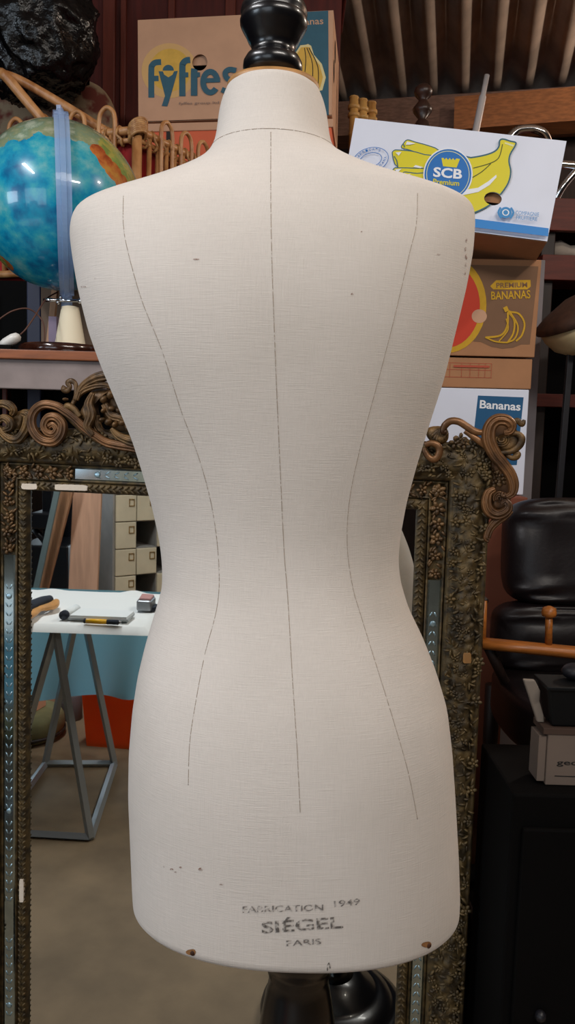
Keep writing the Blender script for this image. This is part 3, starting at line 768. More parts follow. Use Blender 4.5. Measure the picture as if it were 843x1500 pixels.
# globe
GC = at(89, 304, SBY+.165); GR = 114.5/FPX*GC.y
def globe_mat():
    m = mat('printed globe', (30,140,175), 0.25, coat=.6); nt = m.node_tree; N = nt.nodes; L = nt.links; b = N['Principled BSDF']; b.inputs['Coat Roughness'].default_value = .03
    tc = N.new('ShaderNodeTexCoord'); mp = N.new('ShaderNodeMapping'); L.new(tc.outputs['Object'], mp.inputs[0])
    n = N.new('ShaderNodeTexNoise'); n.inputs['Scale'].default_value = 24; n.inputs['Detail'].default_value = 9; n.inputs['Roughness'].default_value = .62; L.new(mp.outputs[0], n.inputs[0])
    n2 = N.new('ShaderNodeTexNoise'); n2.inputs['Scale'].default_value = 30; n2.inputs['Detail'].default_value = 7; n2.inputs['Roughness'].default_value = .6; L.new(mp.outputs[0], n2.inputs[0])
    n3 = N.new('ShaderNodeTexNoise'); n3.inputs['Scale'].default_value = 7; n3.inputs['Detail'].default_value = 3; L.new(mp.outputs[0], n3.inputs[0])
    av = N.new('ShaderNodeMath'); av.operation = 'MULTIPLY_ADD'; L.new(n3.outputs[0], av.inputs[0]); av.inputs[1].default_value = 1.2; L.new(n2.outputs[0], av.inputs[2])
    def ramp(stops, fac):
        r = N.new('ShaderNodeValToRGB'); e = r.color_ramp.elements
        while len(e) < len(stops): e.new(.5)
        for k, (p, c) in enumerate(stops): e[k].position = p; e[k].color = lin(c)
        L.new(fac, r.inputs[0]); return r.outputs[0]
    hf = N.new('ShaderNodeMath'); hf.operation = 'MULTIPLY'; hf.inputs[1].default_value = .5; L.new(av.outputs[0], hf.inputs[0])
    sea = ramp([(.40,(4,104,152)),(.50,(8,146,184)),(.57,(52,166,184)),(.66,(120,184,188))], hf.outputs[0])
    greens = ramp([(.36,(178,190,168)),(.46,(122,146,120)),(.54,(140,150,112)),(.64,(176,178,150))], n.outputs[0])
    yel = ramp([(.36,(112,142,70)),(.48,(140,160,84)),(.56,(176,166,80)),(.66,(120,140,70))], n2.outputs[0])
    brown = ramp([(.34,(196,140,60)),(.46,(188,104,48)),(.56,(158,74,32)),(.66,(120,54,26))], n.outputs[0])
    gfd = Vector((-GC.x, -GC.y, EYE.z-GC.z)).normalized(); gup = (Vector((0,0,1))-gfd*gfd.z).normalized(); gr = gup.cross(gfd)
    def blob(a, bb, r, amp):
        c = (gr*a+gup*bb+gfd*math.sqrt(max(0, 1-a*a-bb*bb)))*GR
        d = N.new('ShaderNodeVectorMath'); d.operation = 'DISTANCE'; L.new(mp.outputs[0], d.inputs[0]); d.inputs[1].default_value = c
        a_ = N.new('ShaderNodeMath'); a_.operation = 'MULTIPLY_ADD'; L.new(n.outputs[0], a_.inputs[0]); a_.inputs[1].default_value = amp*GR; L.new(d.outputs['Value'], a_.inputs[2])
        l = N.new('ShaderNodeMath'); l.operation = 'LESS_THAN'; L.new(a_.outputs[0], l.inputs[0]); l.inputs[1].default_value = (r+amp*.5)*GR; return l.outputs[0]
    def mix(f, a, bb):
        x = N.new('ShaderNodeMix'); x.data_type = 'RGBA'; L.new(f, x.inputs['Factor']); L.new(a, x.inputs['A']); L.new(bb, x.inputs['B']); return x.outputs['Result']
    c = sea
    for a, bb, r, amp, col in ((-.35,.88,.36,.5,greens),(-.7,.66,.26,.5,greens),(-.05,.92,.34,.3,greens),(.25,.88,.30,.3,greens),(-.85,.42,.16,.4,greens),(.5,.78,.22,.2,greens),
                               (.62,.66,.24,.2,yel),(.76,.50,.20,.2,yel),(.86,.36,.16,.2,yel),(.93,.2,.14,.2,yel),
                               (.42,.66,.10,.15,brown),(.50,.56,.11,.15,brown),(.60,.46,.12,.15,brown),(.70,.34,.12,.15,brown),(.78,.22,.10,.15,brown),
                               (-.92,-.30,.22,.2,yel),(-.80,-.52,.16,.2,brown),(-.64,-.70,.12,.2,brown),(-.72,-.66,.14,.2,yel)):
        c = mix(blob(a, bb, r, amp), c, col)
    L.new(c, b.inputs['Base Color']); return m
gl = thing('globe', 'blue and green world globe with a clear meridian arm', 'globe', (at(98, 505, GC.y).x, GC.y, zt))
o = MB(); o.ell((0,0,0), (GR,GR,GR), None, 64, 40)
for i, v in enumerate(o.v): o.v[i] = tuple(Vector(v)+GC)
sp = o.build('sphere', globe_mat(), gl)
me = sp.data                                            # put the mesh origin at the sphere's centre for its printed map
off = GC-Vector(gl.location)
me.transform(Matrix.Translation(-off)); sp.location = off
o = MB(); TR_ = Matrix.Translation(GC-Vector((0,0,.02))) @ Matrix.Rotation(math.radians(-4), 4, 'Y') @ Matrix.Rotation(math.radians(-9), 4, 'X')
rr = math.sqrt(GR**2-.02**2)
o.tube([TR_ @ Vector((rr*math.cos(2*PI*i/64), rr*math.sin(2*PI*i/64), 0)) for i in range(64)], .0013, 6, closed=True); o.build('equator_seam', mat('pale equator tape', (140,180,190), .4), gl)
m = mat('clear bluish plastic', (166,194,236), 0.18, alpha=.46); M['clear'] = m
R2 = GR+.010; sx = at(98, 450, GC.y).x-GC.x
o = MB(); rows = []
ths = [math.radians(-3+186*i/48) for i in range(49)]
for R_, w in ((R2+.003, .0145), (R2-.003, .0145)):
    pass
fd = Vector((-GC.x, -GC.y, 0)).normalized(); fs_ = Vector((-fd.y, fd.x, 0)); fs_ = fs_ if fs_.x > 0 else -fs_
def arm(t, x, r): return GC+fd*(r*math.sin(ths_a(t)))+fs_*(-.002+(sx+.002)*t+x)+Vector((0,0,r*math.cos(ths_a(t))))
def ths_a(t): return math.radians(2+174*t)
prof = [(-.0145,R2-.003),(-.0145,R2+.003),(-.006,R2+.003),(-.005,R2+.007),(.005,R2+.007),(.006,R2+.003),(.0145,R2+.003),(.0145,R2-.003)]
rows = [[arm(i/48, x, r) for x, r in prof] for i in range(49)]
o.grid(rows, smooth=False, wrap=True); o.add(rows[0], [tuple(range(8))]); o.add(rows[-1], [tuple(range(8))])
tipz = rows[0][0].z; o.box((GC.x-.010, GC.y-.012, tipz-.004), (GC.x+.014, GC.y+.004, tipz+.012)); o.box((GC.x-.006, GC.y-.010, tipz), (GC.x+.003, GC.y+.002, tipz+.026))
o.build('meridian_arm', m, gl, recalc=True)
SX = at(103, 480, GC.y).x; SY = GC.y
zc_ = at(100, 450, SY).z
o = MB(); o.lathe([(.0365,zt+.026),(.0365,zt+.030),(.032,zt+.031),(.0182,zc_),(.012,zc_+.002)], 40, 0, Matrix.Translation((SX, SY, 0))); o.build('stem', M['ivory'], gl)
o = MB(); o.lathe([(.012,zc_),(.011,GC.z-R2+.012)], 16, 0, Matrix.Translation((GC.x+sx, SY, 0))); o.build('stem_collar', m, gl)
zs_ = at(90, 440, SY-.02).z; o = MB(); x0, x1 = at(64, 440, SY-.02).x, at(122, 440, SY-.02).x
o.tube([(x0,SY-.02,zs_),(x0+.018,SY-.02,zs_),(x0+.019,SY-.02,zs_),(x1-.010,SY-.02,zs_),(x1-.009,SY-.02,zs_),(x1,SY-.02,zs_)], [.0042,.0042,.0032,.0032,.006,.006], 12); o.ell((x0+.036,SY-.02,zs_+.006), (.004,.004,.004)); o.ell((x0+.030,SY-.02,zs_-.005), (.004,.004,.004)); o.build('clamp_screw', M['chrome'], gl)
o = MB(); o.lathe([(.085,zt+.001),(.092,zt+.004),(.092,zt+.020),(.088,zt+.025),(.01,zt+.026)], 48, 0, Matrix.Translation((at(93,505,SY).x, SY, 0))); o.build('base', M['varnished_brown'], gl)
# cord with its in-line switch
cY = SBY+.045
o = MB(); o.tube(smooth_path([at(30,490,cY), at(38,482,cY), at(50,465,cY+.02), at(62,446,cY+.06), at(70,436,SY), at(84,428,SY+.03)], 8), .0016, 8); o.build('cord', M['cord'], gl)
o = MB(); o.tube(smooth_path([at(-14,478,cY+.05), at(4,464,cY+.05), at(20,455,cY+.05), at(40,452,cY+.06), at(56,462,cY+.07), at(65,480,cY+.07), (at(64,495,cY+.07).x, cY+.07, zt+.003)], 8), .0016, 8); o.build('cord', M['cord'], gl)
p = at(16, 492, cY); o = MB(); R = Matrix.Rotation(math.radians(-28), 4, 'Y')
TM = Matrix.Translation((p.x, cY, zt+.022)) @ R
o.grid([[TM @ Vector((x, w*math.cos(a), .8*w*math.sin(a))) for a in [2*PI*k/16 for k in range(16)]] for x, w in ((-.022,.002),(-.021,.009),(-.012,.012),(.006,.0135),(.016,.011),(.020,.005),(.021,.001))], wrap=True)
o.build('inline_switch', M['white_plastic'], gl)
o = MB(); o.cbox((at(2,503,cY).x, cY, zt+.006), (.05,.03,.012)); tag(o.build('plug', M['near_black'], bevel=.004), 'black plug lying on the sideboard beside the white switch', 'plug')
# things standing behind the globe on the sideboard
bY = SBY+.325
o = MB(); o.box((at(60,455,bY).x, bY, zt+.001), (at(137,455,bY).x, bY+.012, at(60,405,bY).z)); tag(o.build('wooden_board', M['brown_board'], bevel=.001), 'grey brown board standing behind the globe stem', 'board')
o = MB(); a, b_ = at(82,415,bY-.03), at(70,492,bY-.06); b_.z = zt+.002
o.tube([b_, a], .0095, n=4, smooth=False); tag(o.build('wooden_stick', M['pale_wood'], bevel=.001), 'pale wooden stick leaning against the board behind the globe', 'stick')
o = MB(); p0, p1 = at(72,490,bY-.11), at(84,464,bY-.11); o.box((p0.x, bY-.115, zt+.001), (p1.x, bY-.085, p1.z)); tag(o.build('small_carton', mat('grey lilac card', (132,118,140), .7), bevel=.001), 'small lilac grey packet beside the globe stem', 'packet')
# cupboard behind: carries the rattan cradle and the cartons
ZR = at(200, 190, 1.85).z; CT = ZR-.33
cb = thing('cupboard', 'nearly black cupboard standing behind the sideboard', 'cupboard', (-.45, 2.3, 0))
o = MB(); o.box((-1.35,1.935,0), (-.04,2.80,CT)); o.build('body', M['near_black'], cb, bevel=.004)
for x in (-1.34, -.66):
    d = MB(); d.box((x,1.92,.08), (x+.61,1.935,CT-.04)); dd = d.build('door', M['near_black'], cb, bevel=.003)
o = MB(); px0, px1 = at(36,455,1.87).x, at(57,455,1.87).x; o.box((px0,1.884,0), (px1,1.914,at(40,330,1.87).z)); tag(o.build('post', M['navy'], bevel=.003), 'dark navy post standing behind the globe', 'post')
o = MB(); px0, px1 = at(4,590,1.89).x, at(12,590,1.89).x; o.box((px0,1.884,0), (px1,1.912,at(8,560,1.88).z)); tag(o.build('broomstick', M['mahogany_light'], bevel=.003), 'thin reddish brown stick seen under the sideboard apron', 'stick')
# rattan cradle
A = at(201, 190, 1.85); Bp_ = hit_z(-60, 219, ZR); Cp = hit_z(318, 249, ZR); Dp = Bp_+Cp-A
rt = thing('rattan_cradle', 'honey coloured rattan basket with looped rim behind the globe', 'basket', ((Bp_.x+Cp.x)/2, (A.y+Dp.y)/2, CT))
def rail(a, b, r, name, z=0):
    o = MB(); n = 14; P = [a.lerp(b, i/n)+Vector((0,0,z)) for i in range(n+1)]; o.tube(P, r, 10); return o.build(name, M['rattan'], rt)
for a, b in ((Bp_,A),(A,Cp),(Cp,Dp),(Dp,Bp_)):
    rail(a, b, .0095, 'rim_rail'); rail(a, b, .006, 'rim_rail', -.022); rail(a, b, .009, 'base_rail', -.31)
for P in (A, Bp_, Cp, Dp):
    o = MB(); o.tube([P+Vector((0,0,-.325)), P+Vector((0,0,.004))], .0115, 12); o.build('corner_post', M['rattan'], rt)
o = MB()
for k in range(7):                                         # the bound corner knot
    o.tube([A+Vector((.019*math.cos(t)+.002, .019*math.sin(t), .010-.0045*k+.010*math.cos(t+.6))) for t in [2*PI*i/18 for i in range(18)]], .0042, 7, closed=True)
o.ell(A+Vector((0,0,.004)), (.018,.018,.022), None, 12, 8); o.build('corner_binding', M['rattan_wrap'], rt, recalc=False, label='bound rattan corner knot')
def hoops(a, b, ts, hw, hh, slant=0):
    d = (b-a).normalized()
    for t in ts:
        c = a.lerp(b, t); o = MB()
        P = [c-d*hw*.9+Vector((0,0,-.15)), c-d*hw+Vector((0,0,-.02)), c-d*hw+Vector((0,0,hh*.4)), c-d*hw*.75+Vector((0,0,hh*.8)), c+Vector((0,0,hh)), c+d*hw*.75+Vector((0,0,hh*.8)), c+d*hw+Vector((0,0,hh*.4)), c+d*hw+Vector((0,0,-.02)), c+d*hw*.9+Vector((0,0,-.15))]
        P = [p+Vector((0,0,0))+d.cross(Vector((0,0,1)))*.011 for p in P]
        o.tube(smooth_path(P, 5), .0052, 8); o.build('rim_loop', M['rattan'], rt)
LA = (A-Bp_).length
hoops(Bp_, A, [min((k/200 for k in range(201)), key=lambda t: abs(proj(Bp_.lerp(A, t))[0]-x)) for x in (28,66,117,160)], .021, .052)
LC = (Cp-A).length
hoops(A, Cp, [.30,.54,.76,.94], .020, .045)
for i in range(9):
    c = A.lerp(Cp, .14+.1*i); o = MB(); o.tube([c, c+Vector((-.005,0,-.31))], .006, 8); o.build('spindle', M['rattan'], rt)
for i in range(12):
    c = Bp_.lerp(A, .04+.075*i); o = MB(); o.tube([c, c+Vector((0,0,-.31))], .006, 8); o.build('spindle', M['rattan'], rt)
o = MB()
for a, b in ((Bp_,A),(A,Cp)):
    n = int((b-a).length/.03)
    for i in range(n):
        c = a.lerp(b, (i+.5)/n); d = (b-a).normalized(); s2 = d.cross(Vector((0,0,1)))
        o.tube([c+d*(.006*t/3)+s2*(.0125*math.cos(t))+Vector((0,0,-.011+.022*math.sin(t))) for t in [2*PI*k/14 for k in range(14)]], .0032, 6, closed=True)
o.build('rim_lashing', M['rattan_wrap'], rt, recalc=False)
apex = at(6, 110, 1.90)
o = MB(); o.tube(smooth_path([at(80,196,1.905), at(45,155,1.905), at(14,118,1.90), apex, at(2,107,1.92)], 5), .0118, 12); o.build('handle', M['rattan'], rt)
o = MB(); o.tube(smooth_path([at(2,108,1.915), at(30,118,1.93), at(90,152,1.93), at(158,194,1.90)], 5), .0105, 12); o.build('handle', M['rattan'], rt)
o = MB(); pb = Bp_.lerp(Cp, .5)
k = [A.lerp(Dp, .07)+(A-Dp)*0, None]
ctr = (Bp_+Cp)/2
P = [ctr+(q-ctr)*.93 for q in (A, Cp, Dp, Bp_)]
z0, z1 = ZR-.322, ZR-.012
o.add([(p.x,p.y,z0) for p in P]+[(p.x,p.y,z1) for p in P], [(0,1,2,3),(4,5,6,7),(0,1,5,4),(1,2,6,5),(2,3,7,6),(3,0,4,7)]); tag(o.build('red_blanket', M['red_cloth'], bevel=.02), 'red folded blanket filling the rattan basket', 'blanket')
# floral cushion and the black sack
o = MB(); fY = 2.57; p0, p1 = at(60,110,fY), at(184,110,fY)
rows = []
cx_, hw_ = (at(-60,150,fY).x+p1.x)/2, (p1.x-at(-60,150,fY).x)/2
zb_, ztp = CT+.002, at(140,104,fY).z
for i in range(25):
    t = PI*i/24
    z = (zb_+ztp)/2-(ztp-zb_)/2*math.copysign(abs(math.cos(t))**.35, math.cos(t)); k = abs(math.sin(t))**.35; tp = 1-.18*(z-zb_)/(ztp-zb_)
    rows.append([Vector((cx_+hw_*tp*k*math.copysign(abs(math.cos(a))**.5, math.cos(a)), fY+.10+.10*k*math.copysign(abs(math.sin(a))**.7, math.sin(a)), z)) for a in [2*PI*j/40 for j in range(40)]])
o.grid(rows, wrap=True); tag(o.build('floral_cushion', M['floral']), 'faded floral cushion wedged under the black sack', 'cushion')
o = MB(); c = at(48, 28, 2.40); rx2, rz2 = .205, .245
vs = []; nu, nv = 120, 80; rows = []
for i in range(nv+1):
    t = PI*i/nv; r = []
    for j in range(nu):
        a = 2*PI*j/nu; d = Vector((math.sin(t)*math.cos(a), math.sin(t)*math.sin(a), math.cos(t)))
        q = Vector((d.x*1.6+d.z*.8, d.y*1.6, d.z*2.2-d.x*.7))
        cr1 = 1-abs(mnoise.noise(q*1.5+Vector((2,7,1)))); cr2 = 1-abs(mnoise.noise(q*4.2+Vector((9,3,5)))); cr3 = 1-abs(mnoise.noise(q*9.0))
        k = 1+.10*mnoise.noise(d*1.3)-.10*(1-cr1**3)+.030*cr2**4+.012*cr3**3
        r.append(c+Vector((d.x*rx2*k, d.y*.17*k, d.z*rz2*k)))
    rows.append(r)
o.grid(rows, wrap=True); tag(o.build('bin_bag', M['black_bag']), 'shiny black plastic sack bulging above the floral cushion', 'bag')
# mahogany wardrobe
wY = 2.85
wd = thing('wardrobe', 'dark red mahogany wardrobe standing behind the sunny banana carton', 'wardrobe', (at(310,100,wY).x, wY+.2, 0))
x0, x1 = at(112,100,wY).x, at(498,100,wY).x; zw = 2.95
o = MB(); o.box((x0,wY,0), (x1,wY+.3,zw)); o.build('body', M['mahogany'], wd, bevel=.004)
for xa, xb in ((at(150,100,wY-.02).x, at(168,100,wY-.02).x), (at(176,100,wY-.02).x, at(184,100,wY-.02).x), (at(246,20,wY-.02).x, at(256,20,wY-.02).x), (at(330,20,wY-.02).x, at(345,20,wY-.02).x)):
    o = MB(); o.box((xa,wY-.02,.05), (xb,wY,zw-.02)); o.build('stile', M['mahogany_light'], wd, bevel=.003)
o = MB(); o.box((x0-.02,wY-.04,zw), (x1+.02,wY+.3,zw+.04)); o.build('cornice', M['mahogany'], wd, bevel=.008)
# carton with the yellow sun
FD = 2.26
MF, FW, FH = fit_face([(201,30.5),(492,14),(483,168),(204,178)], FD)
def c1(x, y): return 200+.1898*x, 60+.1898*y
def c2(x, y): return 190+.3915*x, .3915*y
cf = thing('banana_carton', 'pinkish brown banana carton printed with blue lettering on a yellow sun', 'carton', tuple(MF @ Vector((FW/2, .15, -FH))))
pr = Print(MF)
hp = pr.loc((293,91.5)); he = pr.loc((304,91.5)); hv = pr.loc((293,79.5))
carton(cf, MF, FW, FH, .30, M['kraft_pink'], M['kraft_in'], (hp.x, hp.z, he.x-hp.x, hv.z-hp.z))
pr.hole = (hp.x, hp.z, he.x-hp.x, hv.z-hp.z)
fl = MB(); fl.box((hp.x-.04, .012, hp.z-.002), (hp.x+.04, .016, hp.z+.03), 0, MF); fl.build('inner_flap', M['kraft_pink'], cf)
pr.conv = c1
pr.ellipse((255,230), 215, 212, 1); pr.ellipse((262,225), 160, 165, 0)
B_ = 2
pr.stroke([(116,438),(116,225),(124,188),(148,168),(192,164)], 46, B_, sm=5); pr.stroke([(116,292),(172,290)], 42, B_)
pr.poly([(172,235),(205,236),(216,262),(248,282),(280,262),(292,236),(320,232),(270,410),(240,506),(196,503),(222,425)], B_)
pr.ellipse((247,230), 43, 44, B_, 0, 180, 360)
pr.stroke([(356,428),(356,210),(362,175),(384,153),(416,148)], 48, B_, sm=5); pr.stroke([(356,264),(402,263)], 38, B_)
hz_ = (493,165)
pr.stroke([(447,425),(447,250),(449,215)], 50, B_); pr.stroke([(447,264),(492,262)], 36, B_)
pr.stroke([(572+55*math.cos(math.radians(a)), 320+80*math.sin(math.radians(a))) for a in range(38, 362, 12)], 44, B_); pr.stroke([(535,308),(648,304)], 34, B_)
pr.stroke([(772,232),(720,224),(688,248),(700,290),(745,312),(775,345),(755,390),(700,392),(660,378)], 42, B_, sm=5)
pr.text('fyffes group ltd', (330,495), (640,487), 20, 3)
MATS = [M['print_yellow'], M['sun_edge'], M['print_blue'], M['print_grey'], M['kraft_pink'], M['print_cream'], M['print_black']]
pr.build('printed_logo', MATS, cf, label='printed yellow sun and blue letters'); pr = Print(MF)
pr.conv = c2
pr.poly([(618,47),(744,40),(746,430),(622,434)], B_)
pr.text('Bananas', (598,96), (726,90), 26, 4, .01)
pr.poly([(640,170),(660,168),(668,165),(680,172),(690,205),(720,240),(735,290),(722,338),(690,345),(600,330),(560,250),(620,200)], 5)
pr.poly([(642,178),(662,176),(676,178),(685,210),(712,245),(724,290),(714,328),(690,334),(610,320),(575,250),(625,205)], 0)
for q in ([(655,180),(660,230),(650,330)],[(664,180),(685,240),(684,332)],[(672,180),(705,250),(706,330)]): pr.stroke(q, 3, 6, sm=4)
pr.build('printed_panel', MATS, cf, label='blue printed panel with yellow bananas')
o = MB()
for y, z in ((.10,-.06),(.06,-.13)):
    o.add([(FW+.0008, y+.022*math.cos(a), z+.03*math.sin(a)) for a in [2*PI*i/20 for i in range(20)]], [tuple(range(20))], 0, False, MF)
o.build('vent_hole', M['near_black'], cf, recalc=False)
oc = thing('orange_carton', 'orange printed carton with a grey rim under the sunny banana carton', 'carton', tuple(MF @ Vector((FW/2, .15, -FH-.35))))
hb = (MF @ Vector((FW/2, .1, -FH))).z-CT-.012
oW = FW+.02
MO = MF.copy(); MO.translation = MF @ Vector((0,0,-FH-.004)); MO = Matrix.Translation(MO.translation) @ Matrix.Rotation(MF.to_euler().z, 4, 'Z') @ Matrix.Rotation(MF.to_euler().y*.55, 4, 'Y')
o = MB(); o.box((.0,.004,-hb+.03), (oW-.02,.30,-.022), 0, MO); o.build('body', M['orange_card'], oc, bevel=.002)
o = MB(); o.box((-.005,0,-.024), (oW-.015,.305,-.002), 0, MO); o.build('rim', M['kraft_pink'], oc, bevel=.002)
o = MB()
p = (MO.inverted() @ hit_plane(247,205,MO.translation,MO.to_3x3() @ Vector((0,1,0))))
o.box((p.x-.007,.0025,-.10), (p.x+.007,.006,-.024), 0, MO); o.build('slot', M['print_black'], oc)
o = MB(); o.box((p.x-.03,.002,-.26), (p.x+.25,.004,-.13), 0, MO); o.build('printed_panel', M['white_card'], oc)
# ------------------------------------------------------------------ things at the right: carton stack, shelf, chair
m_('bamboo', (208,164,96), 0.42, col2=(176,124,66), vscale=30, stretch=(1,1,.3))
m_('turned_dark', (58,36,28), 0.35, var=.4, vscale=30)
m_('leather', (18,11,13), 0.42, spec=.4, bump=.25, bscale=130, bdist=.001)
m_('orange_wood', (186,112,48), 0.38, var=.3, vscale=14, stretch=(2,10,10))
m_('terracotta_card', (128,70,48), 0.8, var=.12, vscale=12)
m_('red_brown_wood', (104,40,28), 0.6, var=.35, vscale=10, stretch=(1,8,8))
m_('black_metal', (26,26,32), 0.45)
m_('cream_shade', (205,186,142), 0.8, var=.25, vscale=12)
m_('dark_straw', (74,48,34), 0.8, var=.4, vscale=50)
m_('grey_board', (142,136,140), 0.7, var=.15, vscale=8)
m_('teal_black', (6,9,12), 0.6, spec=.25)
m_('pale_cloth', (132,122,112), 0.9, var=.1, vscale=30)
m_('bone_cloth', (186,172,158), 0.9, var=.25, vscale=14)
m_('grey_white_card', (116,102,92), 0.8, var=.08, vscale=12)
# bamboo poles
for i, (tx, ty, bx) in enumerate(((519,143,517.5),(532,147,530.5),(545,151,543.5))):
    t = at(tx, ty, 2.62+.042*i); b = at(bx, 230, 2.62+.042*i); d = (t-b)/(t.z-b.z); base = t-d*(t.z-.001)
    o = MB(); n = 22; P = []; R = []
    for k in range(n+1):
        p = base.lerp(t, k/n); P += [p-d*.006, p, p+d*.006] if 0 < k < n else [p]; R += [.0145,.0175,.0145] if 0 < k < n else [.0145]
    o.tube(P, R, 10); o.ell(t, (.017,.017,.006))
    for q in (.03,.055): o.tube([t-d*q-d*.006, t-d*q+d*.006], .0195, 10)
    tag(o.build('bamboo_pole', M['bamboo']), ('shortest-looking bamboo pole end, touching the sunny carton' if i == 0 else 'middle one of the three bamboo pole ends behind the cartons' if i == 1 else 'bamboo pole end of three that stands closest to the roof sheets'), 'bamboo pole', 'bamboo poles behind the cartons')
# turned post
p = at(620, 150, 2.5); o = MB(); k = 2.5/FPX
prof = [(.028,0),(.028,p.z-.14),(.018,p.z-.12),(.026,p.z-.10),(.03,p.z-.085),(.02,p.z-.06),(.012,p.z-.05),(.028,p.z-.03),(.031,p.z-.02),(.016,p.z+.0),(.013,p.z+.008),(.024,p.z+.018),(.029,p.z+.03),(.026,p.z+.042),(.014,p.z+.052),(.002,p.z+.055)]
o.lathe(prof, 24, 0, Matrix.Translation((p.x, 2.5, 0))); tag(o.build('turned_post', M['turned_dark']), 'dark turned wooden post with a ball finial below the roof', 'post')
# leaning tube
t = at(714, 110, 2.34); b = at(697, 195, 2.34); d = (t-b)/(t.z-b.z); base = t-d*(t.z-.002)
o = MB(); o.tube([base, t-d*.06, t-d*.055, t], [.0105,.0105,.0075,.0075], 14); tag(o.build('chrome_tube', mat('dull chrome tube', (205,205,208), .3, .55)), 'long chrome tube rising behind the white banana carton', 'tube')
# --- the stack, from the floor up
KD = 1.85
MK, KW, KH = fit_face([(490,376),(797,380),(781,522),(480,518)], KD)
MWf, WW, WH = fit_face([(480,552),(775,570),(768,640),(476,620)], KD)
def yawed(P, yaw, rl=0): return Matrix.Translation(P) @ Matrix.Rotation(yaw, 4, 'Z') @ Matrix.Rotation(rl, 4, 'Y')
ky = MK.to_euler().z; kr = MK.to_euler().y
# white carton "Bananas"
zwt = at(770, 570, KD-.02).z; zwb = zwt-.25
wr = at(776, 570, KD)
MW2 = yawed(Vector((wr.x-.48*math.cos(ky), KD-.48*math.sin(ky), zwt)), ky)
wc = thing('banana_carton', 'white banana carton with a blue panel reading Bananas, behind the carved corner', 'carton', tuple(MW2 @ Vector((.24,.15,-.25))), 'banana cartons stacked behind the mirror')
o = MB(); o.box((0,0,-.25), (.48,.32,0), 0, MW2); o.build('body', M['white_card'], wc, bevel=.002)
def c5(x, y): return 620+.2645*x, 340+.2645*y
pr = Print(MW2, c5)
pr.poly([(305,905),(558,915),(520,1290),(262,1290)], 0); pr.text('Bananas', (314,974), (540,988), 46, 1, .022)
pr.build('printed_panel', [M['ban_blue'], M['pure_white']], wc, label='blue panel with white lettering')
# low kraft carton with red table
MK2 = yawed(Vector((at(781,524,KD).x-.485*math.cos(ky), KD-.485*math.sin(ky), zwt+.0905)), ky)
zk2 = at(781,523,KD).z; MK2.translation.z = zk2
lc = thing('flat_carton', 'low plain kraft carton with a red printed table, on the white carton', 'carton', tuple(MK2 @ Vector((.24,.15,-(zk2-zwt)+.001))), 'banana cartons stacked behind the mirror')
o = MB(); o.box((0,0,-(zk2-zwt)+.0015), (.485,.32,-.005), 0, MK2); o.build('body', M['kraft'], lc, bevel=.002)
pr = Print(MK2, c5)
for y0 in (725, 762, 803): pr.stroke([(-40,y0-6),(380,y0+4)], 2.5, 0)
for x0 in (150, 215, 262, 310, 345, 380): pr.stroke([(x0,y0-76),(x0-3,y0+2)], 2, 0)
pr.stroke([(170,742),(368,746)], 12, 1); pr.build('printed_table', [M['pr_redline'], M['pr_redline']], lc, label='red printed table')
# kraft carton with lid
kc = thing('premium_banana_carton', 'kraft carton with a dark brown panel and yellow banana bunch', 'carton', tuple(MK @ Vector((KW/2,.15,-KH))), 'banana cartons stacked behind the mirror')
o = MB(); o.box((0,0,-KH), (KW,.32,0), 0, MK); o.build('body', M['kraft'], kc, bevel=.002)
pr = Print(MK, c5)
pr.poly([(-300,168),(640,190),(592,622),(545,622),(500,640),(440,646),(380,635),(320,608),(262,604),(-300,600)], 0)
pr.ellipse((130,400), 222, 270, 1); pr.ellipse((130,405), 186, 235, 2)
pr.ellipse((312,466), 42, 38, 3)
pr.poly([(372,300),(405,267),(596,265),(597,302),(578,318),(390,318)], 1); pr.text('PREMIUM', (406,309), (578,305), 28, 0, .02); pr.text('BANANAS', (378,374), (596,366), 46, 1, .02)
for q, w in (([(462,412),(478,440),(530,452),(562,505),(548,570),(515,604)],10),([(470,440),(505,490),(500,560),(468,612)],10),([(470,445),(466,520),(430,572),(345,584)],11),([(345,582),(400,606),(470,612)],8),([(480,442),(525,520),(508,590),(462,612)],9),([(452,415),(465,440)],22),([(460,480),(470,540),(420,605)],7)): pr.stroke(q, w, 1, sm=5)
pr.build('printed_front', [M['choc'], M['pr_yellow'], M['pr_red'], M['kraft_pink']], kc, label='brown panel with yellow lettering and bananas')
# white carton on top
MS, SW, SH = fit_face([(523,177),(831,203),(802,356),(493.5,311)], 1.77)
sc_ = thing('banana_carton', 'tilted white carton with yellow bananas and a round blue emblem, topmost of its stack', 'carton', tuple(MS @ Vector((SW/2,.12,-SH))), 'banana cartons stacked behind the mirror')
pr = Print(MS)
c4 = lambda x, y: (480+.4306*x, 160+.4306*y)
h0 = pr.loc((722.5,291.5)); h1 = pr.loc((735.5,292.5)); h2 = pr.loc((722.5,282))
carton(sc_, MS, SW, SH, .24, M['white_card'], M['card_dark_in'], (h0.x, h0.z, h1.x-h0.x, h2.z-h0.z), M['kraft'])
pr.hole = (h0.x, h0.z, h1.x-h0.x, h2.z-h0.z)
fl = MB(); fl.box((h0.x-.05, .010, h0.z-.004), (h0.x+.05, .014, h0.z+.04), 0, MS); fl.build('inner_flap', M['kraft'], sc_)
d2 = lambda x, y: (510+.2254*x, 170+.2254*y); d3 = lambda x, y: (690+.1815*x, 100+.1815*y)
YL, LN, BLU, WHT, CR = 0, 1, 2, 3, 4
pr.conv = d2
def ban(poly, sm=4, w=6):
    q = [(p.x, p.y) for p in smooth_path([(a, b, 0) for a, b in poly], sm, True)]; pr.poly(q, YL); pr.stroke(q, w, LN, True)
ban([(350,208),(362,178),(388,155),(440,170),(520,192),(590,222),(640,300),(560,300),(420,228)], 3)
